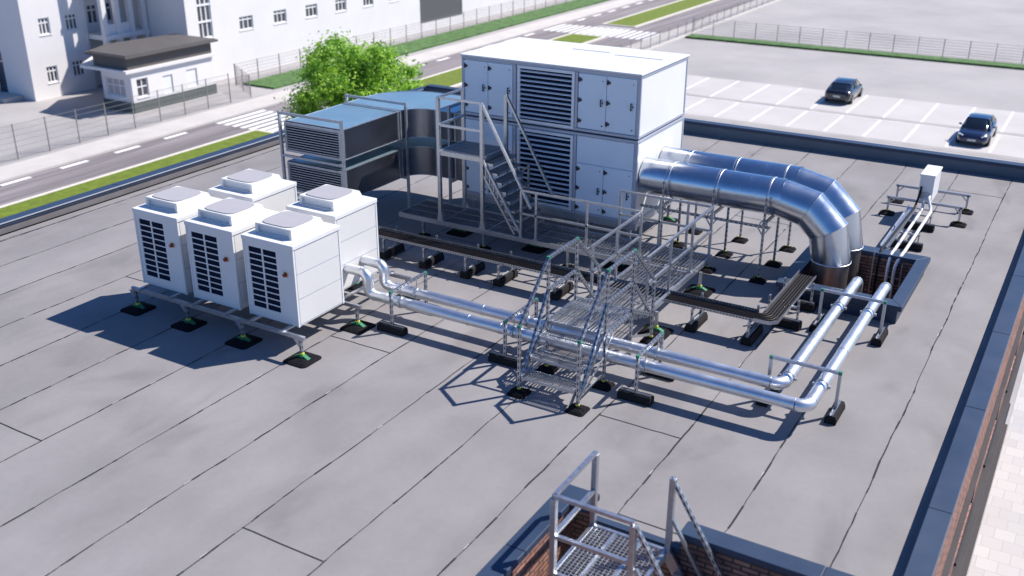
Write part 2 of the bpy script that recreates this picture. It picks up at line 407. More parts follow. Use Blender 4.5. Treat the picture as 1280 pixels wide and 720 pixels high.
struct(deck.build('roof_deck', [M_roof, M_seam, M_glint]))

# ------------------------------------------------------------------ brick building under the deck
bb = thing('brick_building', 'flat-roofed red brick building whose dark edge caps frame all the rooftop machinery', 'building', (-8, 8, GZ))
def wall_with_openings(plane, c, a0, a1, z0, z1, ops, out, depth=.12):
    """sheet wall at plane ('x' or 'y') = c over a0..a1, z0..z1 with rectangular openings that have reveals;
    out = +1/-1 side the wall faces"""
    b = MB(); As = sorted({a0, a1, *[o[0] for o in ops], *[o[1] for o in ops]}); Zs = sorted({z0, z1, *[o[2] for o in ops], *[o[3] for o in ops]})
    P = (lambda a, z, d=0: (c - out * d, a, z)) if plane == 'x' else (lambda a, z, d=0: (a, c - out * d, z))
    for i in range(len(As) - 1):
        for j in range(len(Zs) - 1):
            am = (As[i] + As[i + 1]) / 2; zm = (Zs[j] + Zs[j + 1]) / 2
            if any(o[0] < am < o[1] and o[2] < zm < o[3] for o in ops): continue
            b.add([P(As[i], Zs[j]), P(As[i + 1], Zs[j]), P(As[i + 1], Zs[j + 1]), P(As[i], Zs[j + 1])], [(0, 1, 2, 3)])
    for o in ops:
        q = [(o[0], o[2]), (o[1], o[2]), (o[1], o[3]), (o[0], o[3])]
        for k in range(4):
            A, B = q[k], q[(k + 1) % 4]
            b.add([P(*A), P(*B), P(*B, depth), P(*A, depth)], [(0, 1, 2, 3)])
    return b
def window_parts(parent, plane, c, out, o, m_glass=None, mull=1, trans=.3, fw=.05, depth=.10, sill=True, name='window', mf=None):
    P = lambda a, z, d: (c - out * d, a, z) if plane == 'x' else (a, c - out * d, z)
    fr = MB(); a0, a1, z0, z1 = o
    def bar(aa, ab, za, zb, d0=depth - .04, d1=depth + .0):
        p = P(aa, za, d0); q = P(ab, zb, d1)
        fr.box(min(p[0], q[0]), max(p[0], q[0]), min(p[1], q[1]), max(p[1], q[1]), min(p[2], q[2]), max(p[2], q[2]))
    bar(a0, a0 + fw, z0, z1); bar(a1 - fw, a1, z0, z1); bar(a0 + fw, a1 - fw, z0, z0 + fw); bar(a0 + fw, a1 - fw, z1 - fw, z1)
    for k in range(1, mull + 1):
        t = a0 + (a1 - a0) * k / (mull + 1); bar(t - fw / 2, t + fw / 2, z0 + fw, z1 - fw, depth - .035)
    if trans: t = z1 - (z1 - z0) * trans; bar(a0 + fw, a1 - fw, t - fw / 2, t + fw / 2, depth - .045)
    if sill: bar(a0 - .04, a1 + .04, z0 - .05, z0 - .003, -.03, .03)
    f = fr.build(name, mf or M_frame, parent)
    g = MB(); p = [P(a0, z0, depth - .01), P(a1, z0, depth - .01), P(a1, z1, depth - .01), P(a0, z1, depth - .01)]
    g.add(p, [(0, 1, 2, 3)]); g.build('pane', m_glass or M_glass, f)
    return f
# east facade
ops = [(y, y + 1.5, -2.55, -1.35) for y in (4.2, 6.9, 9.6, 12.3, 15.0, 17.7, 20.4)] + [(y, y + 1.5, -4.9, -3.6) for y in (4.2, 6.9, 9.6, 12.3, 15.0, 17.7, 20.4)]
ops = [(o[0] * 1, o[1], o[2], o[3]) for o in ops]
wall_with_openings('x', -.50, NY, 22.1, GZ, .165, ops, 1).build('wall', M_brickx, bb)
for o in ops: window_parts(bb, 'x', -.50, 1, o, mf=M_hinge)
for z_, d_ in ((-1.20, .06), (-2.69, .10), (-3.42, .05)): MB().box(-.499, -.5 + d_, NY + .1, 22.1, z_ - .035, z_ + .035).build('string_course', M_ledge, bb)
MB().box(-.499, -.35, 10.2, 17.6, -3.28, -3.16).build('canopy', M_ledge, bb)
# notch walls (courtyard side)
wall_with_openings('x', NX, -4, NY, GZ, .165, [], 1).build('wall', M_brickx, bb)
nb = MB(); nb.add([(NX, NY, GZ), (-.5, NY, GZ), (-.5, NY, -.04), (NX, NY, -.04)], [(0, 1, 2, 3)])
nb.box(-2.585, -.62, NY - .001, NY + .17, -.04, .165); nb.box(NX - .06, -3.52, NY - .001, NY + .13, -.04, .165)
nb.build('wall', M_bricky, bb)
MB().box(-3.52, -2.585, NY - .02, NY + .06, -.05, .012).build('threshold', M_coping, bb)
# other outer faces
MB().box(-15.84, -15.6, -4, 22.1, GZ, .0).box(-15.6, -.5, 21.98, 22.1, GZ, .0).build('wall', M_bricky, bb)
# parapet upstands
MB().box(-15.84, -15.66, -4, 22.0, 0, .165).build('upstand', M_upst, bb)
MB().box(-15.66, -.66, 21.92, 22.1, 0, .25).build('upstand', M_copshade, bb)
MB().box(-.66, -.52, NY + .2, 22.1, 0, .165).build('upstand', M_upst, bb)
MB().box(NX - .17, NX - .02, -4, NY + .14, 0, .165).box(-2.585, -.66, NY + .13, NY + .17, 0.001, .165).build('upstand', M_upst, bb)
# copings, one cap per length of sheet
def coping(x0, x1, y0, y1, z, along, joints, parent=bb, glint=None):
    a0, a1 = (x0, x1) if along == 'x' else (y0, y1)
    cuts = [a0] + [j for j in sorted(joints) if a0 < j < a1] + [a1]
    for p, q in zip(cuts[:-1], cuts[1:]):
        b = MB(); g = .004
        if along == 'x':
            b.box(p + g, q - g, y0, y1, z - .07, z); 
        else:
            b.box(x0, x1, p + g, q - g, z - .07, z)
        b.build('coping', M_coping, parent, bevel=.006)
    b = MB()
    if along == 'x': b.box(a0, a1, y0 + .01, y1 - .01, z - .06, z - .006)
    else: b.box(x0 + .01, x1 - .01, a0, a1, z - .06, z - .006)
    b.build('coping_joint', M_copjoint, parent)
    if glint:
        b = MB().box(*glint); b.build('coping_edge_glint', M_copglint, parent)
coping(-15.87, -15.64, -4, 22.13, .20, 'y', [3.0 * k for k in range(-1, 8)], glint=(-15.64, -15.625, -4, 21.88, .185, .2005))
coping(-15.6, -.45, 21.90, 22.13, .29, 'x', [-13, -10.4, -7.8, -5.2, -2.6])
coping(-.69, -.47, NY + .22, 21.87, .20, 'y', [9.08, 11.35, 13.63, 15.89, 18.1, 20.3])
coping(NX - .18, NX + .03, -4, NY - .13, .20, 'y', [1.5, 4.2, 6.5])
coping(NX - .18, -3.50, NY - .12, NY + .15, .20, 'x', [])
coping(-2.60, -.47, NY - .03, NY + .19, .20, 'x', [-1.3])

# ------------------------------------------------------------------ shaft
sh = thing('roof_shaft', 'brick lined square roof opening with dark blue metal rim swallowing the pipes', 'roof opening', (-2.72, 14.7, 0))
x0, x1, y0, y1 = SH
ix0, ix1, iy0, iy1 = -3.40, -2.02, 13.83, 15.54
b = MB(); b.add([(ix0, iy1, -2.6), (ix1, iy1, -2.6), (ix1, iy1, .22), (ix0, iy1, .22), (ix0, iy0, -2.6), (ix1, iy0, -2.6), (ix1, iy0, .22), (ix0, iy0, .22)], [(0, 1, 2, 3), (5, 4, 7, 6)])
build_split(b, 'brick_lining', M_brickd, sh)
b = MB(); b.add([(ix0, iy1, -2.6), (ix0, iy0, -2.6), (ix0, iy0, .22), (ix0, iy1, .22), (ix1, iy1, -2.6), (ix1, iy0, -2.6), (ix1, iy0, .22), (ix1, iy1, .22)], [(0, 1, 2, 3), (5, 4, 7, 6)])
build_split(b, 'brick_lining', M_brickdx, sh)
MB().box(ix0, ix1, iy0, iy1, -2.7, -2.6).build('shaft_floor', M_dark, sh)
b = MB(); b.box(x0, x1, y0, y0 + .05, 0, .22); b.box(x0, x1, y1 - .05, y1, 0, .22); b.box(x0, x0 + .05, y0 + .05, y1 - .05, 0, .22); b.box(x1 - .05, x1, y0 + .05, y1 - .05, 0, .22)
b.build('upstand', M_coping, sh)
ox0, ox1, oy0, oy1 = -3.60, -1.845, 13.60, 15.78
for poly in (((ox0, oy0), (ox1, oy0), (ix1, iy0), (ix0, iy0)), ((ox1, oy0 + .004), (ox1, oy1 - .004), (ix1, iy1 - .004), (ix1, iy0 + .004)), ((ox1, oy1), (ox0, oy1), (ix0, iy1), (ix1, iy1)), ((ox0, oy1 - .004), (ox0, oy0 + .004), (ix0, iy0 + .004), (ix0, iy1 - .004))):
    MB().prism(poly, .21, .285).build('coping', M_coping, sh, bevel=.005)

# ================================================================== SUPPORT KIT
def add_foot(parent, x, y, ztop, size=.17, post=True, slotted=True, w=.035):
    mbk = M_green if size >= .16 else M_black
    """post with green bracketed rubber foot: post > foot_pad, foot_bracket, collar"""
    pm = MB(); pm.beam((x, y, .07), (x, y, ztop), w, w, slots=1 if slotted else 0)
    p = pm.build('post', [M_galv, M_slot], parent)
    b = MB(); s = size; n = 5
    poly = [];
    for cx, cy, a0 in ((1, 1, 0), (-1, 1, 90), (-1, -1, 180), (1, -1, 270)):
        for k in range(5): a = R(a0 + 22.5 * k); poly.append((cx * s * .68 + math.cos(a) * s * .32, cy * s * .68 + math.sin(a) * s * .32))
    N = len(poly); V = []; F = []
    for sc_, z in ((1, .0), (1, .012), (.80, .03), (.45, .048)): V += [(x + px * sc_, y + py * sc_, z) for px, py in poly]
    for k in range(3):
        for j in range(N): F.append((k * N + j, k * N + (j + 1) % N, (k + 1) * N + (j + 1) % N, (k + 1) * N + j))
    F.append(tuple(range(3 * N, 4 * N))); b.add(V, F)
    for t in (-.12, -.04, .04, .12): b.box(x + t * s / .17 - .008, x + t * s / .17 + .008, y - s * .8, y + s * .8, .012, .034)
    b.build('foot_pad', M_black, p)
    g = MB(); k = min(s / .17, .85)
    for sx in (1, -1):
        g.add([(x + sx * .02, y - .035 * k, .05), (x + sx * .15 * k, y - .035 * k, .035), (x + sx * .15 * k, y + .035 * k, .035), (x + sx * .02, y + .035 * k, .05),
               (x + sx * .02, y - .035 * k, .095 * k), (x + sx * .06 * k, y - .035 * k, .085 * k), (x + sx * .06 * k, y + .035 * k, .085 * k), (x + sx * .02, y + .035 * k, .095 * k)],
              [(0, 1, 2, 3), (4, 5, 6, 7), (0, 1, 5, 4), (1, 2, 6, 5), (2, 3, 7, 6), (3, 0, 4, 7)])
    g.box(x - .035, x + .035, y - .05 * k, y + .05 * k, .04, .085 * k)
    g.build('foot_bracket', mbk, p, bevel=.004)
    MB().tube([(x, y, .075 * k + .015), (x, y, .075 * k + (.04 if size >= .16 else .032))], .033 if size >= .16 else .025, 12).build('collar', M_yellow, p)
    return p
def rubber_block(parent, x, y, L=.42, along='x', w=.13, h=.10):
    """trapezoid rubber beam with a steel channel let into its top"""
    b = MB(); e = .02; a = L / 2
    prof = [(-w / 2, 0), (w / 2, 0), (w / 2, h * .55), (w * .36, h), (-w * .36, h), (-w / 2, h * .55)]
    V = []
    for t in (-a, a):
        for p, q in prof: V.append((x + t, y + p, q) if along == 'x' else (x + p, y + t, q))
    n = 6; F = [tuple(range(n)), tuple(range(n, 2 * n))[::-1]] + [(i, (i + 1) % n, n + (i + 1) % n, n + i) for i in range(n)]
    b.add(V, F); o = b.build('rubber_block', M_block, parent, bevel=.004)
    c = MB()
    if along == 'x': c.box(x - a + .01, x + a - .01, y - .02, y - .012, h, h + .022); c.box(x - a + .01, x + a - .01, y + .012, y + .02, h, h + .022); c.box(x - a + .01, x + a - .01, y - .012, y + .012, h, h + .006)
    else: c.box(x - .02, x - .012, y - a + .01, y + a - .01, h, h + .022); c.box(x + .012, x + .02, y - a + .01, y + a - .01, h, h + .022); c.box(x - .012, x + .012, y - a + .01, y + a - .01, h, h + .006)
    c.build('channel', M_galv, o)
    return o
def tip(b, x, y, z, s=.0195): b.box(x - s, x + s, y - s, y + s, z - s, z + s, 2)

# ------------------------------------------------------------------ rubber footed frame under the condensing units
uf = thing('support_stand', 'low galvanised frame on green bracketed rubber feet beneath the five white units', 'steel frame', (-9.7, 9.75, 0))
for yy in (8.62, 9.75, 10.90):
    b = MB(); b.beam((-11.31, yy, .315), (-8.13, yy, .315), .04, .05)
    if yy < 9: b.beam((-11.31, yy, .315 - .12), (-11.24, yy, .315 - .02), .012, .012)
    b.build('rail', [M_galv, M_slot], uf)
for xx in (-11.12, -10.52, -10.08, -9.48, -9.05, -8.48):
    MB().beam((xx, 8.56, .347), (xx, 10.95, .347), .05, .022).build('cross_rail', M_galv, uf)
for yy in (8.62, 9.75, 10.90):
    for xx in (-11.25, -10.24, -9.22, -8.2):
        add_foot(uf, xx, yy, .30, .19)
        b = MB()
        b.add([(xx - .018, yy - .022, .29), (xx - .11, yy - .022, .29), (xx - .018, yy - .022, .18), (xx - .018, yy - .016, .29), (xx - .11, yy - .016, .29), (xx - .018, yy - .016, .18)],
              [(0, 1, 2), (3, 5, 4), (0, 3, 4, 1), (1, 4, 5, 2), (2, 5, 3, 0)])
        if yy < 9: b.build('gusset', M_galv, uf)

# ------------------------------------------------------------------ condensing units
def make_unit(x, y, label):
    W, D, z0, z1 = .845, .90, .36, 1.46
    u = thing('condensing_unit', label, 'condensing unit', (x, y, z0), 'white condensing units on the frame')
    gx0, gx1, gz0, gz1 = x + .085, x + .555, .49, 1.335
    b = MB()
    # casing: shell with a recess for the coil slots on the -y side
    b.add([(x, y, z0), (x + W, y, z0), (x + W, y, z1), (x, y, z1), (gx0, y, gz0), (gx1, y, gz0), (gx1, y, gz1), (gx0, y, gz1),
           (gx0, y + .03, gz0), (gx1, y + .03, gz0), (gx1, y + .03, gz1), (gx0, y + .03, gz1)],
          [(0, 1, 5, 4), (1, 2, 6, 5), (2, 3, 7, 6), (3, 0, 4, 7), (4, 5, 9, 8), (5, 6, 10, 9), (6, 7, 11, 10), (7, 4, 8, 11)])
    b.add([(x, y, z0), (x + W, y, z0), (x + W, y + D, z0), (x, y + D, z0), (x, y, z1), (x + W, y, z1), (x + W, y + D, z1), (x, y + D, z1)],
          [(0, 3, 2, 1), (4, 5, 6, 7), (1, 2, 6, 5), (2, 3, 7, 6), (3, 0, 4, 7)])
    b.build('casing', M_white, u)
    # proud frame profiles at corners and lid
    t = .022; e = .006
    b = MB()
    for cx in (x - e, x + W - t):
        for cy in (y - e, y + D - t): b.box(cx, cx + t + e, cy, cy + t + e, z0 - .004, z1 - .045)
    build_split(b, 'corner_post', M_white, u)
    b = MB(); b.box(x - .014, x + W + .014, y - .014, y + D + .014, z1 - .05, z1 + .012); b.build('lid', M_white, u, bevel=.008)
    b = MB(); b.box(x + .05, x + W - .05, y + D, y + D + .004, z0 + .05, z1 - .1)
    b.build('back_panel', M_white2, u)
    MB().box(x + W, x + W + .0018, y + .02, y + D - .02, z0 + .01, z1 - .052).build('panel_gap', M_grey, u)
    b = MB(); b.box(x + W, x + W + .0035, y + .036, y + D - .036, z0 + .02, z0 + .36); b.box(x + W, x + W + .0035, y + .036, y + D - .036, z0 + .372, z0 + .70); b.box(x + W, x + W + .0035, y + .036, y + D - .036, z0 + .712, z1 - .06)
    build_split(b, 'side_panel', M_white2, u)
    b = MB().add([(gx0, y + .012, gz0), (gx1, y + .012, gz0), (gx1, y + .012, gz1), (gx0, y + .012, gz1)], [(0, 1, 2, 3)]); g = b.build('grille', M_dark, u)
    b = MB(); n = 10; hh = (gz1 - gz0) / n
    for k in range(1, n): b.box(gx0, gx1, y + .001, y + .007, gz0 + k * hh - .009, gz0 + k * hh + .007)
    xm = (gx0 + gx1) / 2; b.box(xm - .013, xm + .013, y, y + .008, gz0, gz1)
    b.build('grille_bars', M_white, g)
    s_ = MB().box(x + .675, x + .727, y - .012, y, 1.03, 1.09).build('isolator_switch', M_amber, u)
    MB().tube([(x + .70, y - .012, 1.06), (x + .70, y - .04, 1.06)], .026, 12).build('knob', M_red, s_)
    # fan cowl
    cx0, cx1, cy0, cy1 = x + .09, x + .71, y + .15, y + .80
    tx0, tx1, ty0, ty1 = cx0 + .006, cx1 - .012, cy0 + .006, cy1 - .07; zt = z1 + .145
    zb = z1 + .012
    V = [(cx0, cy0, zb), (cx1, cy0, zb), (cx1, cy1, zb), (cx0, cy1, zb), (tx0, ty0, zt), (tx1, ty0, zt), (tx1, ty1, zt), (tx0, ty1, zt)]
    b = MB(); b.add(V, [(4, 5, 6, 7), (1, 2, 6, 5), (2, 3, 7, 6), (3, 0, 4, 7)])
    # front face of the cowl has a recessed opening
    def lerp(u_, v_):
        A = Vector(V[0]).lerp(Vector(V[1]), u_); B = Vector(V[4]).lerp(Vector(V[5]), u_); return A.lerp(B, v_)
    q = [lerp(.07, .10), lerp(.93, .10), lerp(.93, .82), lerp(.07, .82)]; dq = [p + Vector((0, .045, 0)) for p in q]
    b.add([V[0], V[1], V[5], V[4], *q, *dq], [(0, 1, 5, 4), (1, 2, 6, 5), (2, 3, 7, 6), (3, 0, 4, 7), (4, 5, 9, 8), (5, 6, 10, 9), (6, 7, 11, 10), (7, 4, 8, 11), (8, 9, 10, 11)])
    c = b.build('fan_cowl', M_white, u)
    mx, my = (tx0 + tx1) / 2, (ty0 + ty1) / 2; a_, b_ = (tx1 - tx0) / 2 - .028, (ty1 - ty0) / 2 - .028
    poly = []
    for k in range(32):
        a = 2 * math.pi * k / 32; ca, sa = math.cos(a), math.sin(a); pw = .46
        poly.append((mx + a_ * math.copysign(abs(ca) ** pw, ca), my + b_ * math.copysign(abs(sa) ** pw, sa)))
    b = MB(); b.prism(poly, zt + .001, zt + .012)
    b.build('fan_guard', M_grid, c)
    for sx, sy in ((x + .02, y + .04), (x + W - .02, y + .04), (x + W - .02, y + D - .04), (x + .02, y + D - .04)): pass
    return u
make_unit(-11.24, 8.78, 'white condensing unit at the left end of the front row, farthest from the pipes')
make_unit(-10.235, 8.78, 'white condensing unit in the middle of the front row of three')
make_unit(-9.205, 8.78, 'white condensing unit at the right end of the front row, nearest the stepover')
make_unit(-10.98, 9.935, 'white condensing unit in the back row, half hidden behind the front row')
make_unit(-9.485, 9.935, 'white condensing unit in the back row with both silver pipes entering its side')

# ------------------------------------------------------------------ insulated pipes
def pipe_run(yp, xend, y_end, label):
    z = .35; r = .073; X0 = -8.625
    p = thing('insulated_pipe', label, 'pipe', (X0, yp, z), 'silver clad pipes crossing the roof')
    br = .105
    X = Vector((1, 0, 0)); Y = Vector((0, 1, 0)); Z = Vector((0, 0, 1))
    xd = -8.27
    MB().tube([(X0, yp, .66), (xd - br, yp, .66)], r, 24).build('pipe_section', M_alu, p)
    MB().tube(bend((xd, yp, .66), X, -Z, br, 6) + bend((xd, yp, z), -Z, X, br, 6), r * 1.03, 24).build('elbow', M_alu, p)
    cuts = [xd + br, -6.62, -4.45, xend - .13]
    for a, c in zip(cuts[:-1], cuts[1:]): MB().tube([(a + .002, yp, z), (c - .002, yp, z)], r, 28).build('pipe_section', M_alu, p)
    MB().tube(bend((xend, yp, z), X, Y, .13, 7), r * 1.03, 24).build('elbow', M_alu, p)
    MB().tube([(xend, yp + .13, z), (xend, y_end - .13, z)], r, 28).build('pipe_section', M_alu, p)
    MB().tube(bend((xend, y_end, z), Y, -Z, .11, 7) + [(xend, y_end, -2.4)], r, 24).build('pipe_section', M_alu, p)
    b = MB()
    for xx in (-8.17, -7.95, -6.62, -6.13, -4.45, -4.2, xend - .15): b.tube([(xx - .016, yp, z), (xx + .016, yp, z)], r * 1.06, 28)
    for yy in (yp + .15, yp + .62, 11.65 + (yp - 10.1), 13.05): b.tube([(xend, yy - .016, z), (xend, yy + .016, z)], r * 1.06, 28)
    build_split(b, 'cladding_band', M_alu, p)
pipe_run(10.11, -2.17, 14.14, 'silver clad pipe on the near side, running outside its twin to the shaft')
pipe_run(10.47, -2.56, 14.14, 'silver clad pipe on the far side, running inside its twin to the shaft')

def pipe_support(x, y, along, label, zt, span, L=.42, base_y=None):
    """two strut posts on rubber blocks with a cross beam the pipes hang from"""
    t = thing('pipe_support', label, 'pipe support', (x, y, 0), 'strut hangers carrying the silver pipes')
    ends = ((x, y), (x, y + span)) if along == 'y' else ((x, y), (x + span, y))
    for ex, ey in ends:
        bl = rubber_block(t, ex, ey, L, 'x' if along == 'y' else 'y')
        sl_ = 1 if along == 'y' else 0
        b = MB(); b.beam((ex, ey, .10), (ex, ey, zt), .036, .036, slots=sl_); b.build('post', [M_galv, M_slot], t)
    b = MB(); a = Vector((*ends[0], zt)); c = Vector((*ends[1], zt)); b.beam(a, c, .036, .036, slots=1 if along == 'y' else 0)
    tip(b, *a); tip(b, *c); b.build('beam', [M_galv, M_slot, M_tip], t)
    b = MB()
    P = [(x, 10.11), (x, 10.47)] if along == 'y' else [(-2.17, y), (-2.56, y)]
    for px, py in P:
        b.beam((px, py, .35 + .073), (px, py, zt), .010, .010)
    build_split(b, 'hanger_rod', M_galv, t)
    b = MB()
    for px, py in P:
        if along == 'y': b.tube([(px - .018, py, .35), (px + .018, py, .35)], .082, 24); b.box(px - .018, px + .018, py - .105, py - .078, .335, .365); b.box(px - .018, px + .018, py + .078, py + .105, .335, .365)
        else: b.tube([(px, py - .018, .35), (px, py + .018, .35)], .082, 24); b.box(px - .105, px - .078, py - .018, py + .018, .335, .365); b.box(px + .078, px + .105, py - .018, py + .018, .335, .365)
    b.build('pipe_clamp', M_galvd, t)
    return t
pipe_support(-7.71, 9.88, 'y', 'strut hanger over the silver pipes right beside the white units', .58, .80)
pipe_support(-5.93, 9.88, 'y', 'strut hanger over the silver pipes just left of the steel stepover', .58, .80)
pipe_support(-4.11, 9.86, 'y', 'strut hanger over the silver pipes just right of the steel stepover', .58, .72)
pipe_support(-1.98, 10.70, 'x', 'strut hanger over the silver pipes near their right-hand corner', .56, -.80)
pipe_support(-1.98, 13.02, 'x', 'strut hanger over the silver pipes next to the roof shaft', .55, -.82)

# ------------------------------------------------------------------ stepover stile
st = thing('stepover_stairs', 'perforated steel stepover with steps and handrails bridging the silver pipes', 'stepover', (-4.98, 10.3, 0))
ZD, ZR = .70, 1.52
for xx in (-5.38, -4.59):
    for yy, zz in ((9.29, .89), (9.98, ZR), (10.73, ZR), (11.42, .86)):
        add_foot(st, xx, yy, zz, .12, w=.034)
    for za, zb, zm in ((.89, ZR, 'handrail'), (.20, 1.10, 'mid_rail')):
        b = MB()
        ya = 9.29 if zm == 'handrail' else 9.36
        b.beam((xx, ya, za), (xx, 9.98, zb), .034, .034, slots=1); b.beam((xx, 9.98, zb), (xx, 10.73, zb), .034, .034, slots=1)
        b.beam((xx, 10.73, zb), (xx, 11.42 if zm == 'handrail' else 11.36, za if zm == 'handrail' else .42), .034, .034, slots=1)
        if zm == 'handrail':
            for p in ((xx, 9.29, .89), (xx, 9.98, ZR), (xx, 10.73, ZR)): tip(b, *p)
        b.build(zm, [M_galv, M_slot, M_tip], st)
    MB().beam((xx, 10.73, .72), (xx, 11.40, .40), .03, .045, slots=1).build('stringer', [M_galv, M_slot], st)
    b = MB(); b.beam((xx, 9.31, .17), (xx, 9.99, .72), .03, .045, slots=1)
    b.build('stringer', [M_galv, M_slot], st)
    b = MB(); b.beam((xx, 9.31, .14), (xx, 9.98, .40), .014, .03); b.beam((xx, 9.45, .16), (xx, 9.98, .18), .014, .02); b.beam((xx, 9.98, .45), (xx, 10.25, .68), .014, .03); b.beam((xx, 10.73, .35), (xx, 11.42, .1), .014, .03)
    build_split(b, 'brace', M_galv, st)
    b = MB(); b.beam((xx, 9.96, .68), (xx, 10.76, .68), .034, .045, slots=1); b.build('deck_edge', [M_galv, M_slot], st)
def grating(x0, x1, y0, y1, z, along='y', sp=.034, cross_sp=.15, h=.028, t=.0055, ct=.009):
    b = MB()
    if along == 'y':
        n = max(2, round((x1 - x0) / sp))
        for k in range(n + 1): x = x0 + (x1 - x0) * k / n; b.box(x - t / 2, x + t / 2, y0, y1, z - h, z)
        n = max(1, round((y1 - y0) / cross_sp))
        for k in range(n + 1): y = y0 + (y1 - y0) * k / n; b.box(x0, x1, y - ct / 2, y + ct / 2, z - .012, z + .001)
    else:
        n = max(2, round((y1 - y0) / sp))
        for k in range(n + 1): y = y0 + (y1 - y0) * k / n; b.box(x0, x1, y - t / 2, y + t / 2, z - h, z)
        n = max(1, round((x1 - x0) / cross_sp))
        for k in range(n + 1): x = x0 + (x1 - x0) * k / n; b.box(x - ct / 2, x + ct / 2, y0, y1, z - .012, z + .001)
    return b
def tread(x0, x1, y0, y1, z, parent, along='y'):
    b = grating(x0 + .01, x1 - .01, y0 + .01, y1 - .01, z, along, .03, .09, .02)
    b.box(x0, x1, y0, y0 + .012, z - .035, z + .003); b.box(x0, x1, y1 - .012, y1, z - .035, z + .003)
    b.box(x0, x0 + .01, y0, y1, z - .035, z + .003); b.box(x1 - .01, x1, y0, y1, z - .035, z + .003)
    b.build('tread', M_galv, parent)
for yy, zz in ((9.27, .245), (9.49, .42), (9.70, .60)): tread(-5.355, -4.615, yy, yy + .22, zz, st)
tread(-5.355, -4.615, 10.80, 11.02, .60, st); tread(-5.355, -4.615, 11.02, 11.24, .49, st)
grating(-5.355, -4.615, 9.97, 10.75, ZD, 'y', .044, .26, .028, .0075).build('deck_grating', M_galv, st)
MB().beam((-5.38, 9.97, .675), (-4.59, 9.97, .675), .02, .04).beam((-5.38, 10.75, .675), (-4.59, 10.75, .675), .02, .04).build('deck_edge', M_galv, st)

# ------------------------------------------------------------------ walkway in front of the air handler
wk = thing('service_walkway', 'L-shaped raised steel grating walkway with guard rails along the big air handler', 'walkway', (-7, 13.4, 0))
ZW = .37; X0, X1, X2, Y0, Y1 = -9.93, -4.70, -5.55, 13.07, 13.88
e = .03
for k in range(6):
    a = X0 + (X1 - X0) * k / 6; c = X0 + (X1 - X0) * (k + 1) / 6
    grating(a + .012, c - .012, Y0 + e, Y1 - e, ZW, 'y', .052, .27, .028, .0075).build('deck_grating', M_galv, wk)
for a, c in ((11.46, 12.26), (12.26, 13.07)): grating(X2 + e, X1 - e, a + .01, c - .01, ZW, 'y', .052, .27, .028, .0075).build('deck_grating', M_galv, wk)
b = MB()
for y_ in (Y0, Y1): b.box(X0, X1, y_ - .02, y_ + .02, ZW - .065, ZW + .008)
b.box(X2 - .02, X2 + .02, 11.45, Y0 - .02, ZW - .065, ZW + .008); b.box(X1 - .02, X1 + .02, 11.45, Y1 + .02, ZW - .065, ZW + .008); b.box(X2, X1, 11.43, 11.46, ZW - .065, ZW + .008)
for k in range(0, 6): a = X0 + (X1 - X0) * k / 6; b.box(a - .012, a + .012, Y0 + .02, Y1 - .02, ZW - .05, ZW + .004)
b.build('edge_beam', M_galv, wk)
for xx, yy in ((-9.06, 13.62), (-7.58, 13.62), (-6.1, 13.62), (-4.64, 13.33), (-4.64, 11.70), (-5.6, 11.7), (-8.3, 13.15), (-6.75, 13.15), (-9.5, 13.15)):
    add_foot(wk, xx, yy, ZW - .06, .20 if xx > -4.7 or yy > 13.5 else .10, slotted=False, w=.04)
ZR1, ZR2 = 1.15, .77
def rail_line(parent, pts, posts, z1, z2, zb, w=.032, name='guard_rail'):
    for z in (z1, z2):
        b = MB()
        for p, q in zip(pts[:-1], pts[1:]): b.beam((*p, z), (*q, z), w, w)
        b.build(name, M_galv, parent)
    for p in posts:
        b = MB(); b.beam((*p, zb), (*p, z1 - w / 2), w, w); b.box(p[0] - .035, p[0] + .035, p[1] - .028, p[1] + .028, zb, zb + .02); b.build('rail_post', M_galv, parent)
rail_line(wk, [(-7.57, 13.1), (-5.52, 13.1)], [(-7.57, 13.1), (-7.30, 13.1), (-6.42, 13.1), (-5.53, 13.1)], ZR1, ZR2, ZW)
rail_line(wk, [(-5.53, 13.08), (-5.53, 11.46)], [(-5.53, 12.27), (-5.53, 11.5)], ZR1, ZR2, ZW)
rail_line(wk, [(-4.72, 11.46), (-4.72, 13.88)], [(-4.72, 11.5), (-4.72, 12.27), (-4.72, 13.08), (-4.72, 13.86)], ZR1, ZR2, ZW)
rail_line(wk, [(-6.22, 13.86), (-4.74, 13.86)], [(-6.22, 13.86), (-5.55, 13.86), (-5.1, 13.86)], ZR1, ZR2, ZW)

# ------------------------------------------------------------------ access stair on the walkway
sp = thing('access_stair', 'steel stair and small raised platform standing on the walkway by the air handler doors', 'platform stair', (-8.6, 13.5, ZW))
ZP, ZH = 1.55, 2.42
A0, A1, B0, B1 = -9.11, -8.29, 13.11, 13.84
for xx, yy in ((A0, B0), (A1, B0), (A0, B1), (A1, B1)):
    b = MB(); b.beam((xx, yy, ZW), (xx, yy, ZH), .055, .055)
    b.add([(xx - .028, yy - .03, ZW + .14), (xx + .028, yy - .03, ZW + .14), (xx + .06, yy - .03, ZW), (xx - .06, yy - .03, ZW), (xx - .028, yy + .03, ZW + .14), (xx + .028, yy + .03, ZW + .14), (xx + .06, yy + .03, ZW), (xx - .06, yy + .03, ZW)],
          [(0, 1, 2, 3), (4, 5, 6, 7), (0, 3, 7, 4), (1, 2, 6, 5)])
    b.build('post', M_galv, sp)
b = MB(); b.beam((A0, B0, ZP - .03), (A1, B0, ZP - .03), .03, .07); b.beam((A0, B1, ZP - .03), (A1, B1, ZP - .03), .03, .07); b.beam((A0, B0, ZP - .03), (A0, B1, ZP - .03), .03, .07); b.beam((A1, B0, ZP - .03), (A1, B1, ZP - .03), .03, .07)
b.build('platform_frame', M_galv, sp)
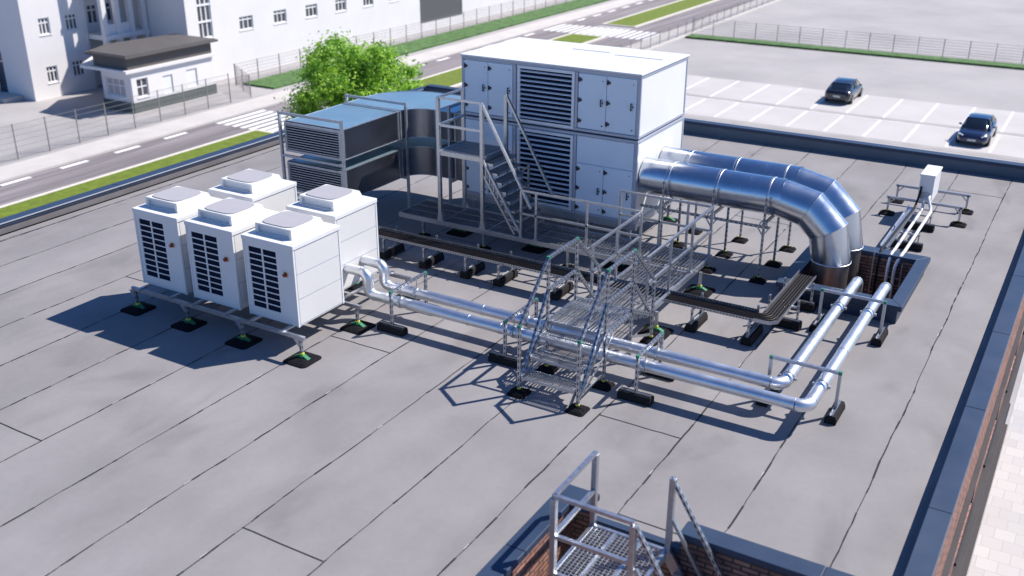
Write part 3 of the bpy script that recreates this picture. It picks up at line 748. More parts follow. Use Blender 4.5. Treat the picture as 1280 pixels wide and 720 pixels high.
grating(A0 + .02, A1 - .02, B0 + .02, B1 - .02, ZP, 'y', .03, .1).build('platform_grating', M_galv, sp)
for z in (ZH, 1.98):
    b = MB(); b.beam((A0, B0, z), (A1, B0, z), .034, .034); b.beam((A0, B0, z), (A0, B1, z), .034, .034); b.build('guard_rail', M_galv, sp)
XF = -7.62
for yy in (B0, B1):
    b = MB(); b.beam((A1, yy, ZH), (-7.40, yy, .87), .04, .034); b.build('handrail', M_galv, sp)
    b = MB(); b.beam((A1, yy, ZP - .02), (XF + .05, yy, ZW + .02), .03, .035); b.beam((A1, yy, ZP - .24), (XF - .07, yy, ZW + .02), .03, .035)
    n = 9
    for k in range(1, n):
        t = k / n; xa = A1 + (XF + .05 - A1) * t; za = ZP - .02 + (ZW + .02 - ZP + .02) * t; xb = A1 + (XF - .07 - A1) * t; zb = ZP - .24 + (ZW + .02 - ZP + .24) * t
        b.beam((xa - .02, yy, za - .03), (xb + .01, yy, zb + .03), .02, .02)
    b.build('stringer', M_galv, sp)
MB().beam((-7.86, B1, ZW), (-7.86, B1, 1.35), .03, .03).beam((-7.86, B1, 1.30), (-8.05, B1, 1.15), .03, .03).build('rail_strut', M_galv, sp)
for k in range(8):
    t = (k + .6) / 8.4; xx = A1 + (XF - A1) * t; zz = ZP + (ZW - ZP) * t
    tread(xx - .07, xx + .15, B0 + .02, B1 - .02, zz, sp, 'x')

# ------------------------------------------------------------------ air handling unit
AX0, AX1, AY0, AY1, AZ0, AZM, AZ1 = -9.37, -6.12, 14.20, 16.11, .50, 1.885, 2.88
ah = thing('air_handling_unit', 'big two-storey white air handling unit with louvres and hinged doors', 'air handler', (-7.7, 15.1, 0))
def ah_module(z0, z1, dz0, dz1, lz0, lz1, hz, handle_z, full=True):
    b = MB(); b.box(AX0 + .03, AX1 - .03, AY0 + .03, AY1 - .03, z0 + .02, z1 - .02); 
    body = b.build('casing', M_cool, ah)
    b = MB(); t = .048
    for cx in (AX0, AX1 - t):
        for cy in (AY0, AY1 - t): b.box(cx, cx + t, cy, cy + t, z0 + t, z1 - t)
    for z in (z0, z1 - t):
        b.box(AX0, AX1, AY0, AY0 + t, z, z + t); b.box(AX0, AX1, AY1 - t, AY1, z, z + t); b.box(AX0, AX0 + t, AY0 + t, AY1 - t, z, z + t); b.box(AX1 - t, AX1, AY0 + t, AY1 - t, z, z + t)
    for cx in (-8.37, -7.245): b.box(cx, cx + .05, AY0 - .002, AY0 + .05, z0 + t, z1 - t)
    b.build('frame_profile', M_grey, ah, bevel=.008)
    b = MB(); b.box(AX1 - .03, AX1 - .012, AY0 + t, AY1 - t, z0 + t, z1 - t); b.build('side_panel', M_white, ah)
    # louvre
    lx0, lx1 = -8.235, -7.29
    b = MB(); fw = .045; yf = AY0 - .02
    b.box(lx0 - fw, lx0, yf, yf + .05, lz0 - fw, lz1 + fw); b.box(lx1, lx1 + fw, yf, yf + .05, lz0 - fw, lz1 + fw); b.box(lx0, lx1, yf, yf + .05, lz1, lz1 + fw); b.box(lx0, lx1, yf, yf + .05, lz0 - fw, lz0)
    lo = b.build('louvre', M_slat, ah)
    MB().box(lx0, lx1, AY0 + .014, AY0 + .028, lz0, lz1).build('louvre_void', M_dark, lo)
    n = 11 if full else 14; st_ = (lz1 - lz0) / n; b = MB()
    for k in range(n):
        z = lz0 + (k + .5) * st_
        b.add([(lx0, yf + .002, z - .004), (lx1, yf + .002, z - .004), (lx1, yf + .022, z + .012), (lx0, yf + .022, z + .012), (lx0, yf + .002, z - .013), (lx1, yf + .002, z - .013), (lx1, yf + .022, z + .004), (lx0, yf + .022, z + .004)],
              [(0, 1, 2, 3), (4, 7, 6, 5), (0, 4, 5, 1), (3, 2, 6, 7)])
    b.build('blades', M_slat, lo)
    # doors
    for i, (d0, d1) in enumerate(((-9.32, -8.865), (-8.855, -8.39), (-7.185, -6.705), (-6.695, -6.19))):
        b = MB().box(d0, d1, AY0 + .008, AY0 + .03, dz0, dz1); d = b.build('door', M_cool, ah, bevel=.004)
        for z in hz:
            MB().box(d0 + .005, d0 + .03, AY0 - .012, AY0 + .008, z - .035, z + .035).box(d0 + .02, d0 + .062, AY0 - .008, AY0 + .008, z - .018, z + .018).build('hinge', M_hinge, d)
        hx = d1 - .075
        MB().box(hx - .008, hx + .008, AY0 - .03, AY0 - .018, handle_z - .055, handle_z + .055).box(hx - .008, hx + .008, AY0 - .018, AY0 + .008, handle_z - .055, handle_z - .04).box(hx - .008, hx + .008, AY0 - .018, AY0 + .008, handle_z + .04, handle_z + .055).box(hx + .012, hx + .026, AY0 - .010, AY0 + .008, handle_z - .014, handle_z + .014).build('handle', M_hinge, d)
        MB().box(hx + .01, hx + .024, AY0, AY0 + .008, dz1 - .09, dz1 - .076).box(hx + .01, hx + .03, AY0, AY0 + .008, dz0 + .06, dz0 + .08).build('latch', M_hinge, d)
ah_module(AZM + .012, AZ1, 1.955, 2.815, 1.965, 2.79, (2.72, 2.40, 2.07), 2.39)
ah_module(AZ0, AZM - .012, .57, 1.37, .60, 1.77, (1.28, .96, .63), .955, False)
b = MB(); b.box(-9.32, -8.39, AY0 + .009, AY0 + .03, 1.385, 1.82); b.box(-7.185, -6.19, AY0 + .009, AY0 + .03, 1.385, 1.82); build_split(b, 'upper_panel', M_cool, ah, bevel=.004)
b = MB().box(AX0 - .015, AX1 + .015, AY0 - .02, AY1 + .015, AZ1 + .001, AZ1 + .028); b.build('roof_sheet', M_white, ah, bevel=.008)
b = MB(); b.box(-8.0, -7.3, 15.55, 15.57, AZ1 + .027, AZ1 + .034); b.box(-7.15, -6.3, 15.42, 15.44, AZ1 + .027, AZ1 + .034); b.build('roof_joint', M_grey, ah)
b = MB()
for cy in (AY0 + .06, AY1 - .1): b.box(AX0, AX1, cy, cy + .07, AZ0 - .12, AZ0 - .005)
for cx in (AX0 + .02, -8.34, -7.2, AX1 - .1): b.box(cx, cx + .07, AY0 + .13, AY1 - .1, AZ0 - .11, AZ0 - .008)
b.build('base_frame', M_galvd, ah)
for xx in (-9.25, -8.3, -7.2, -6.25):
    for yy in (14.33, 16.0):
        add_foot(ah, xx, yy, AZ0 - .12, .16, slotted=False, w=.05)

# ------------------------------------------------------------------ rectangular sheet ducts with bend and louvre
def rect_duct(z0, z1, label):
    d = thing('rectangular_duct', label, 'air duct', (-11.1, 13.4, z0), 'stacked sheet metal ducts')
    xl, xr, yf = -11.67, -10.48, 12.34; yb0, yb1 = 14.30, 15.46; xa = AX0 - .005
    rin = .40; rout = .95
    # outline of the plan shape: inner edge and outer edge
    inner = [(xr, yf), (xr, yb0 - rin)] + [(xr + rin - rin * math.cos(a), yb0 - rin + rin * math.sin(a)) for a in [math.pi / 2 * k / 10 for k in range(1, 11)]] + [(xa, yb0)]
    outer = [(xl, yf), (xl, yb1 - rout)] + [(xl + rout - rout * math.cos(a), yb1 - rout + rout * math.sin(a)) for a in [math.pi / 2 * k / 10 for k in range(1, 11)]] + [(xa, yb1)]
    n = len(inner)
    for nm, path in (('duct_side', inner), ('duct_side', outer)):
        b = MB()
        V = [(x, y, z0) for x, y in path] + [(x, y, z1) for x, y in path]
        b.add(V, [(i, i + 1, n + i + 1, n + i) for i in range(n - 1)], 0, False)
        for i in range(n - 1): b.sm[-1 - i] = 1 < (n - 2 - i) < n - 2
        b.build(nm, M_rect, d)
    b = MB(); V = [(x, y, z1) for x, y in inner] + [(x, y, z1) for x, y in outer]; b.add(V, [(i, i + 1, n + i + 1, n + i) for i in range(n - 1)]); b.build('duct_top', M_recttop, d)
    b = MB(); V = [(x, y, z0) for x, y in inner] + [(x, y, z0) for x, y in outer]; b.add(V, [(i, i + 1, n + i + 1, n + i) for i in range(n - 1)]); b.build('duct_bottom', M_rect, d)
    b = MB()
    for q in (inner, outer):
        for p, r_ in zip(q[:-1], q[1:]):
            b.beam((*p, z1), (*r_, z1), .014, .014); b.beam((*p, z0), (*r_, z0), .014, .014)
    for yy in (12.37, 13.84, 13.91):
        b.box(xr, xr + .018, yy, yy + .03, z0, z1); b.box(xl - .018, xl, yy, yy + .03, z0, z1); b.box(xl, xr, yy, yy + .03, z1, z1 + .014)
    for xx in (-10.0, -9.6): b.box(xx, xx + .03, yb0 - .018, yb0, z0, z1); b.box(xx, xx + .03, yb0, yb1, z1, z1 + .012)
    b.build('flange', M_galvd, d)
    b = MB(); f = .04
    b.box(xl, xl + f, yf - .02, yf + .03, z0, z1); b.box(xr - f, xr, yf - .02, yf + .03, z0, z1); b.box(xl + f, xr - f, yf - .02, yf + .03, z1 - f, z1); b.box(xl + f, xr - f, yf - .02, yf + .03, z0, z0 + f)
    lo = b.build('louvre', M_galvd, d)
    MB().box(xl + f, xr - f, yf + .02, yf + .03, z0 + f, z1 - f).build('louvre_void', M_dark, lo)
    b = MB(); k = 0; z = z0 + f + .02
    while z < z1 - f:
        b.box(xl + f, xr - f, yf - .012, yf + .004, z - .006, z + .007); z += .042
    b.build('blades', M_galvd, lo)
rect_duct(1.366, 1.864, 'upper rectangular sheet metal duct with bluish top and louvred mouth')
rect_duct(.68, 1.187, 'lower rectangular sheet metal duct tucked under the upper one')
def duct_frame(p, q, top, label, bars):
    t = thing('goalpost_stand', label, 'steel frame', (p[0], p[1], 0), 'goalpost frames around the rectangular ducts')
    for x, y in (p, q): MB().beam((x, y, 0.01), (x, y, top), .042, .042).box(x - .06, x + .06, y - .06, y + .06, 0, .012).build('post', [M_galvd, M_slot], t)
    for z in bars: MB().beam((*p, z), (*q, z), .035, .04).build('beam', M_galvd, t)
duct_frame((-11.73, 12.29), (-10.42, 12.29), 2.05, 'goalpost frame standing at the louvred mouths of the rectangular ducts', (2.02, 1.30, .64))
duct_frame((-11.73, 14.03), (-10.43, 14.03), 2.0, 'goalpost frame around the rectangular ducts where they start to bend', (1.97, 1.30, .64))
duct_frame((-9.66, 14.22), (-9.66, 15.53), 2.0, 'goalpost frame around the rectangular ducts next to the air handler', (1.97, 1.30, .64))

# ------------------------------------------------------------------ round ducts
def round_duct(yc, label):
    d = thing('round_duct', label, 'air duct', (-4.6, yc, 1.24), 'pair of round shiny ducts'); r = .285; z = 1.24
    xs_ = [AX1 + .0, -5.62, -4.83, -4.04, -3.94]
    for a, c in zip(xs_[:-1], xs_[1:]): MB().tube([(a + .004, yc, z), (c - .004 if c < -4 else -3.86, yc, z)], r if c < -4 else r * .996, 56, False).build('duct_section', M_duct, d)
    b = MB()
    for x in xs_[1:4]: b.tube([(x - .007, yc, z), (x - .004, yc, z), (x + .004, yc, z), (x + .007, yc, z)], r, 56, False, rs=[r, r * 1.022, r * 1.022, r])
    build_split(b, 'joint_ring', M_alu, d)
    xv = -3.07; J1 = Vector((-3.465, yc, 1.135)); J2 = Vector((-3.17, yc, .855)); zt = .40
    # three mitred pieces, each its own sheet with crisp joints
    P = [Vector((-4.0, yc, z)), Vector((-3.94, yc, z)), J1, J2, Vector((xv, yc, zt)), Vector((xv, yc, zt - .05))]
    full = MB(); full.tube(P, r, 56, False); n = 56
    for k in (1, 2, 3):
        b = MB(); b.add(full.v[k * n:(k + 2) * n], [(j, (j + 1) % n, n + (j + 1) % n, n + j) for j in range(n)], 0, True); b.build('elbow_section', M_duct, d)
    b = MB()
    for k in (2, 3):
        ring = [Vector(v) for v in full.v[k * n:(k + 1) * n]]; c = sum(ring, Vector()) / n
        b.tube([c + (q - c) * 1.003 for q in ring + ring[:1]], .004, 6, False)
    build_split(b, 'mitre_seam', M_galvd, d)
    MB().tube([(xv, yc, zt - .012), (xv, yc, zt - .010), (xv, yc, zt + .010), (xv, yc, zt + .012)], r, 56, False, rs=[r * .96, r * 1.03, r * 1.03, r]).build('joint_ring', M_alu, d)
    MB().tube([(xv, yc, zt - .005), (xv, yc, -2.55)], r * .94, 56, False).build('inner_pipe', M_ductin, d)
round_duct(14.56, 'front round shiny duct curving down into the roof shaft')
round_duct(15.32, 'rear round shiny duct half hidden by its twin, dropping into the shaft')
def duct_support(x, label):
    t = thing('duct_support', label, 'duct support', (x, 14.9, 0), 'strut trestles beneath the round ducts')
    for i, (yy, zt) in enumerate(((14.17, 1.33), (14.94, .98), (15.70, 1.30))):
        add_foot(t, x, yy, zt, .12, w=.032)
    MB().beam((x, 14.10, .91), (x, 15.76, .91), .034, .04, slots=1).build('beam', [M_galv, M_slot], t)
    b = MB()
    for yc in (14.56, 15.32): b.tube([(x - .045, yc, 1.24), (x - .030, yc, 1.24)], .288, 48, False)
    build_split(b, 'duct_strap', M_galvd, t)
    b = MB(); N = 16
    for k in range(N):
        a = 2 * math.pi * k / N; b.box(x - .008 + .055 * math.cos(a), x + .008 + .055 * math.cos(a), 14.135, 14.145, .91 + .055 * math.sin(a) - .012, .91 + .055 * math.sin(a) + .012)
    b.beam((x - .11, 14.14, .90), (x, 14.14, .74), .01, .02); b.beam((x + .11, 14.14, .90), (x, 14.14, .74), .01, .02)
    b.build('gusset', M_galv, t)
    return t
duct_support(-5.64, 'strut trestle under the round ducts closest to the air handler')
duct_support(-4.83, 'strut trestle under the round ducts between the other two')
duct_support(-4.02, 'strut trestle under the round ducts nearest the curved bend')
t = thing('strut_rail', 'long horizontal strut rails tying the round duct trestles together', 'steel rail', (-4.8, 14.12, .88))
MB().beam((-6.0, 14.12, .885), (-3.93, 14.12, .885), .034, .036, slots=1).build('rail', [M_galv, M_slot], t)
MB().beam((-6.0, 15.75, .885), (-3.93, 15.75, .885), .034, .036, slots=1).build('rail', [M_galv, M_slot], t)

# ------------------------------------------------------------------ cable tray
tr = thing('cable_tray', 'perforated cable tray of dark lines turning a corner toward the roof shaft', 'cable tray', (-6.5, 12.1, .33))
zt = .33; ty0, ty1 = 12.03, 12.27; tx0, tx1 = -3.36, -3.12
def tray_piece(b, x0, x1, y0, y1, along):
    b.box(x0, x1, y0, y1, zt - .004, zt, 2)
    if along == 'x':
        b.box(x0, x1, y0 - .004, y0, zt - .004, zt + .032); b.box(x0, x1, y1, y1 + .004, zt - .004, zt + .075)
        x = x0 + .02
        while x < x1 - .02: b.box(x, x + .022, y0 - .0055, y0 - .004, zt + .008, zt + .022, 1); b.box(x, x + .022, y1 - .0015, y1, zt + .045, zt + .062, 1); x += .045
    else:
        b.box(x0 - .004, x0, y0, y1, zt - .004, zt + .075); b.box(x1, x1 + .004, y0, y1, zt - .004, zt + .032)
b = MB(); tray_piece(b, -9.75, -3.42, ty0, ty1, 'x'); b.build('tray_section', [M_galv, M_slot, M_insul], tr)
b = MB(); tray_piece(b, tx0, tx1, 12.34, 13.95, 'y')
b.build('tray_section', [M_alu, M_slot, M_insul], tr)
b = MB(); b.prism([(-3.42, ty0), (-3.20, ty0), (tx1, 12.12), (tx1, 12.34), (tx0, 12.34), (-3.42, ty1)], zt - .004, zt)
b.box(-3.42, -3.20, ty0 - .004, ty0, zt - .004, zt + .045); b.box(tx1, tx1 + .004, 12.12, 12.34, zt - .004, zt + .045)
b.beam((-3.20, ty0 - .002, zt + .02), (tx1 + .002, 12.12, zt + .02), .004, .05); b.build('tray_corner', [M_galv, M_slot], tr)
for k in range(6):
    o = .022 + k * .039
    yy = ty0 + o; xx = tx1 - o; rb = .06 + (5 - k) * .0 + (ty1 - ty0 - o) * 0 + .04
    rb = .10 + (.24 - o) * .25
    pts = [(-9.75, yy, zt + .02)] + bend((xx, yy, zt + .02), (1, 0, 0), (0, 1, 0), rb, 7) + [(xx, 13.86, zt + .02), (xx, 13.93, zt + .0), (xx, 13.96, zt - .1), (xx, 13.97, -2)]
    MB().tube(pts, .0155, 8).build('pipe_line', M_cable if k % 2 else M_insul, tr)
def tray_support(x, y, label, along='y', L=.50):
    t = thing('tray_support', label, 'tray support', (x, y, 0), 'rubber block supports of the cable tray')
    if along == 'y':
        rubber_block(t, x, y + .20, L, 'y', .14, .11)
        for yy in (y, y + .36): MB().beam((x, yy, .11), (x, yy, zt + (-.02 if yy == y else .10)), .028, .028, slots=1).build('post', [M_galv, M_slot], t)
        MB().beam((x, y - .02, zt - .02), (x, y + .38, zt - .02), .028, .028).build('beam', M_galv, t)
    else:
        rubber_block(t, x, y, L, 'x', .14, .11)
        for xx in (x - .2, x + .2): MB().beam((xx, y, .11), (xx, y, zt + .09), .028, .028, slots=1).build('post', [M_galv, M_slot], t)
        MB().beam((x - .2, y, zt - .02), (x + .2, y, zt - .02), .028, .028).build('beam', M_galv, t)
for x, lb in ((-9.45, 'rubber block support of the cable tray close behind the white units'), (-8.67, 'rubber block support of the cable tray below the left end of the walkway'), (-7.90, 'rubber block support of the cable tray below the foot of the access stair'),
              (-7.31, 'rubber block support of the cable tray just left of the next one beside the stepover'), (-6.35, 'rubber block support of the cable tray seen through the stepover handrails'), (-4.25, 'rubber block support of the cable tray just right of the walkway'), (-3.46, 'rubber block support right at the corner of the cable tray')):
    tray_support(x, 11.99, lb)
tray_support(-3.24, 12.80, 'long rubber block support of the cable tray just past its corner', 'x', .52)
tray_support(-3.24, 13.50, 'long rubber block support of the cable tray touching the shaft rim', 'x', .52)

# ------------------------------------------------------------------ small split unit at the back
fr = thing('unit_stand', 'galvanised stand with four small rubber feet carrying the lone white unit', 'steel frame', (-2.4, 18.8, 0))
for yy in (18.42, 19.22):
    for xx in (-3.02, -1.81): add_foot(fr, xx, yy, .32, .13, slotted=False, w=.035)
    MB().beam((-3.06, yy, .315), (-1.77, yy, .315), .035, .04).build('rail', M_galv, fr)
    b = MB()
    for xx, s_ in ((-3.02, 1), (-1.81, -1)): b.beam((xx, yy, .2), (xx + s_ * .1, yy, .30), .02, .02)
    build_split(b, 'brace', M_galv, fr)
ac = thing('wall_box_unit', 'lone narrow white outdoor unit standing on a stand by the far parapet', 'outdoor unit', (-2.42, 18.8, .335))
MB().box(-2.545, -2.305, 18.35, 19.02, .34, .82).build('casing', M_white, ac, bevel=.012)
MB().box(-2.555, -2.295, 18.34, 19.03, .80, .835).build('lid', M_white, ac, bevel=.008)
MB().box(-2.50, -2.35, 18.338, 18.35, .40, .52).build('connection_cover', M_galv, ac)
MB().box(-2.52, -2.50, 18.40, 18.97, .335, .345).build('base_rail', M_galv, ac)
def small_pipe(name, pts, r, m_, label, cat='pipe', coll=False):
    o = MB(); P = []
    for i, p in enumerate(pts):
        p = Vector(p)
        if 0 < i < len(pts) - 1:
            a = Vector(pts[i - 1]); c = Vector(pts[i + 1]); k = min(.07, (a - p).length * .4, (c - p).length * .4)
            P += [p + (a - p).normalized() * k, p + (a - p).normalized() * k * .4 + (c - p).normalized() * k * .4 * 0 , p + (c - p).normalized() * k]
            P[-2] = (P[-3] + P[-1]) / 2 * .5 + p * .5
        else: P.append(p)
    t = thing(name, label, cat, pts[0])
    o.tube(P, r, 12).build('pipe', m_, t)
    if coll:
        b = MB(); A = Vector(pts[2]); B = Vector(pts[3])
        for k in (.06, .32, .58, .84): q = A.lerp(B, k); d = (B - A).normalized(); b.tube([q - d * .05, q + d * .05], r * 1.28, 12)
        build_split(b, 'pipe_clip', M_galvd, t)
    return t
small_pipe('white_pipe', [(-2.34, 18.34, .46), (-2.34, 18.25, .44), (-2.25, 18.12, .27), (-2.25, 15.85, .27), (-2.25, 15.60, .29), (-2.30, 15.47, .15), (-2.30, 15.47, -2.3)], .026, M_pvc, 'right-hand slim white pipe from the lone unit into the shaft')
small_pipe('white_pipe', [(-2.42, 18.34, .44), (-2.42, 18.28, .42), (-2.40, 18.15, .27), (-2.40, 15.85, .27), (-2.40, 15.60, .29), (-2.40, 15.47, .15), (-2.40, 15.47, -2.3)], .024, M_pvc, 'middle slim white pipe with bulky grey clips, between tray and plain pipe', coll=True)
small_pipe('black_hose', [(-2.50, 18.33, .62), (-2.50, 18.30, .5), (-2.52, 18.1, .31), (-2.56, 15.85, .31), (-2.56, 15.62, .31), (-2.55, 15.46, .15), (-2.55, 15.46, -2.3)], .018, M_insul, 'thin black hose from the lone unit, lying in the narrow tray', 'hose')
nt_ = thing('narrow_cable_tray', 'narrow silver tray holding the thin black hose by the shaft', 'cable tray', (-2.56, 17, .3))
b = MB(); b.box(-2.63, -2.49, 15.9, 18.15, .275, .28); b.box(-2.632, -2.626, 15.9, 18.15, .275, .315); b.box(-2.494, -2.488, 15.9, 18.15, .275, .315); b.build('tray_section', M_galv, nt_)
for i, (yy, lb) in enumerate(((17.85, 'small rubber block under the slim pipes, near the lone unit'), (16.78, 'small rubber block under the slim pipes, near the shaft'))):
    t = thing('small_pipe_support', lb, 'pipe support', (-2.4, yy, 0), 'small blocks under the slim pipes')
    rubber_block(t, -2.36, yy, .48, 'x', .14, .11)
    b = MB(); b.beam((-2.66, yy, .255), (-2.18, yy, .255), .026, .026); b.beam((-2.60, yy, .11), (-2.60, yy, .36), .02, .02); b.beam((-2.2, yy, .11), (-2.2, yy, .25), .02, .02); b.build('strut', M_galv, t)
for i, yy in enumerate((16.2, 17.3)):
    pass
ld = thing('shaft_ladder', 'slim ladder-like bracket running down the far brick wall of the shaft', 'pipe bracket', (-2.45, 15.5, 0))
b = MB(); b.beam((-2.63, 15.50, .32), (-2.63, 15.50, -2.3), .022, .016); b.beam((-2.20, 15.50, .2), (-2.20, 15.50, -2.3), .016, .016); b.build('stile', M_galvd, ld)
for k in range(6): MB().beam((-2.63, 15.49, -.05 - .30 * k), (-2.20, 15.49, -.05 - .30 * k), .016, .016).build('rung', M_galv, ld)

# ------------------------------------------------------------------ stair platform in the notch
hp = thing('roof_access_platform', 'grated roof access platform with guard rails and stair leading down over the near edge', 'access platform', (-3.07, 7.0, 0))
PX0, PX1, PY0, PY1, PZ = -3.46, -2.70, 6.60, 7.42, .0
b = grating(PX0 + .02, PX1 - .02, PY0 + .02, PY1 - .02, PZ, 'y', .042, .042, .02, .005, .005); b.build('platform_grating', M_galvd, hp)
b = MB()
for x_ in (PX0, PX1): b.box(x_ - .018, x_ + .018, PY0 - .018, PY1 + .018, PZ - .09, PZ + .006)
for y_ in (PY0, PY1): b.box(PX0 + .018, PX1 - .018, y_ - .018, y_ + .018, PZ - .09, PZ + .006)
for x_ in (-3.21, -2.95): b.box(x_ - .014, x_ + .014, PY0 + .018, PY1 - .018, PZ - .02, PZ + .004)
b.build('platform_frame', M_galv, hp)
for xx, yy, z0_ in ((PX0, PY0, -1.2), (PX0, PY1, -1.0), (PX1, PY0, -1.2), (PX1 + .02, PY1, -.1)):
    MB().beam((xx, yy, z0_), (xx, yy, .80), .055, .055).build('post', M_galv, hp, bevel=.004)
for z in (.82, .40):
    b = MB(); b.beam((PX0, PY0, z), (PX1, PY0, z), .04, .035); b.build('guard_rail', M_galv, hp)
    b = MB(); b.beam((PX0, PY0, z), (PX0, PY1, z), .04, .035); b.build('guard_rail', M_galv, hp)
for yy in (PY0, PY1 + .0):
    b = MB(); b.beam((PX1 + .01, yy, .80), (-1.50, yy, -1.13), .036, .034, slots=1); b.build('handrail', [M_galv, M_slot], hp)
    MB().beam((PX1, yy, -.02), (-1.2, yy, -2.35), .03, .11).build('stringer', M_galv, hp); MB().beam((PX1 + .04, yy, .36), (-1.50, yy, -1.55), .03, .03).build('mid_rail', M_galv, hp)
for k in range(10):
    t = (k + 1) / 11; xx = PX1 + (1.5) * t; zz = -2.33 * t
    tread(xx - .03, xx + .17, PY0 + .02, PY1 - .02, zz, hp, 'x')
MB().box(-1.35, -.9, PY0, PY1, GZ, -2.3).build('stair_base', M_galvd, hp)

# ================================================================== CARS
def make_car(x, y, facing, paint, label):
    """facing +1 nose to +y. stations: s (0 tail .. 1 nose), half width, bottom, top"""
    L, W = 3.12, .66
    t = thing('parked_car', label, 'car', (x, y, GZ + .01), 'cars in the parking bays')
    def T(px, s, z): return (x + px * facing, y + (s - .5) * L * facing, GZ + .01 + z)
    st_ = [(0, .46, .26, .50), (.015, .58, .17, .60), (.06, .635, .14, .66), (.2, .655, .13, .665), (.4, .66, .13, .64), (.62, .66, .13, .62), (.78, .65, .13, .585), (.9, .62, .14, .53), (.97, .56, .16, .46), (1.0, .44, .22, .36)]
    rings = []
    for s_, hw, zb, ztp in st_:
        h_ = ztp - zb
        half = [(hw * .80, zb), (hw * .97, zb + h_ * .14), (hw, zb + h_ * .45), (hw * .975, zb + h_ * .78), (hw * .90, ztp - .01), (hw * .5, ztp + .018)]
        rings.append([T(a, s_, z) for a, z in half] + [T(-a, s_, z) for a, z in half[::-1]])
    def loft(rings):
        b = MB(); n = len(rings[0]); V = [v for r_ in rings for v in r_]
        b.add(V, [(i * n + j, i * n + (j + 1) % n, (i + 1) * n + (j + 1) % n, (i + 1) * n + j) for i in range(len(rings) - 1) for j in range(n)], 0, True)
        b.add(rings[0], [tuple(range(n))]); b.add(rings[-1], [tuple(range(n))[::-1]]); return b
    loft(rings).build('body', paint, t)
    cs = [(.06, .52, .665, .68), (.22, .50, .66, .93), (.34, .495, .64, 1.005), (.50, .50, .63, 1.01), (.60, .51, .62, .97), (.765, .56, .59, .60)]
    rings = []
    for s_, hw, zb, ztp in cs:
        tw = hw * .82
        half = [(hw * 1.08, zb - .02), (hw * 1.03, zb + (ztp - zb) * .3), (tw, ztp - .015), (tw * .6, ztp + .006)]
        rings.append([T(a, s_, z) for a, z in half] + [T(-a, s_, z) for a, z in half[::-1]])
    loft(rings).build('window_glass', M_carg, t)
    rr = []
    for s_, hw, zb, ztp in ((.21, .43, 0, .925), (.34, .425, 0, 1.003), (.50, .43, 0, 1.008), (.60, .425, 0, .975)):
        rr.append([T(-hw, s_, ztp - .02), T(-hw * .9, s_, ztp + .006), T(-hw * .5, s_, ztp + .016), T(hw * .5, s_, ztp + .016), T(hw * .9, s_, ztp + .006), T(hw, s_, ztp - .02)])
    b = MB(); n = 6; V = [v for r_ in rr for v in r_]; b.add(V, [(i * n + j, i * n + j + 1, (i + 1) * n + j + 1, (i + 1) * n + j) for i in range(3) for j in range(n - 1)], 0, True)
    b.build('roof', paint, t)
    b = MB()
    for sx in (1, -1):
        for (s0, w0, z0_), (s1, w1, z1_) in (((.765, .585, .60), (.60, .43, .98)), ((.42, .555, .64), (.43, .425, 1.0)), ((.08, .54, .67), (.22, .43, .925)), ((.60, .43, .98), (.22, .43, .925))):
            b.beam(T(sx * w0, s0, z0_), T(sx * w1, s1, z1_), .035, .03)
    b.build('pillar', paint, t)
    for s_ in (.19, .80):
        for sx in (1, -1):
            b = MB(); b.tube([T(sx * .50, s_, .225), T(sx * .53, s_, .225), T(sx * .655, s_, .225), T(sx * .668, s_, .225)], .225, 24, True, rs=[.20, .225, .225, .20]); wl = b.build('wheel', M_tyre, t)
            b = MB(); b.tube([T(sx * .667, s_, .225), T(sx * .673, s_, .225)], .15, 16)
            for k in range(5):
                a = 2 * math.pi * k / 5; p = T(sx * .675, s_, .225); b.beam(p, (p[0], p[1] + .14 * math.cos(a), p[2] + .14 * math.sin(a)), .02, .03)
            b.build('rim', M_rim, wl)
    for sx in (1, -1):
        b = MB(); b.beam(T(sx * .36, .975, .44), T(sx * .56, .925, .475), .06, .055); b.build('headlight', M_lamp, t)
        b = MB(); b.beam(T(sx * .40, .012, .545), T(sx * .59, .035, .55), .05, .05); b.build('tail_light', M_tail, t)
        b = MB(); b.beam(T(sx * .60, .63, .68), T(sx * .73, .625, .70), .07, .075); b.build('wing_mirror', paint, t, bevel=.02)
    MB().beam(T(-.17, 1.0, .30), T(.17, 1.0, .30), .03, .07).build('number_plate', M_plate, t)
    MB().beam(T(-.17, 0.0, .40), T(.17, 0.0, .40), .03, .07).build('number_plate', M_plate, t)
    MB().beam(T(-.3, .985, .235), T(.3, .985, .235), .05, .06).beam(T(-.4, 1.0 - .012, .40), T(.4, 1.0 - .012, .40), .012, .014).build('grille', M_hinge, t)
    return t
make_car(-11.55, 52.55, 1, M_cark, 'black parked car seen from behind in the far row of bays')
make_car(-4.62, 47.55, -1, M_carb, 'dark blue parked car with its nose toward the roof edge')

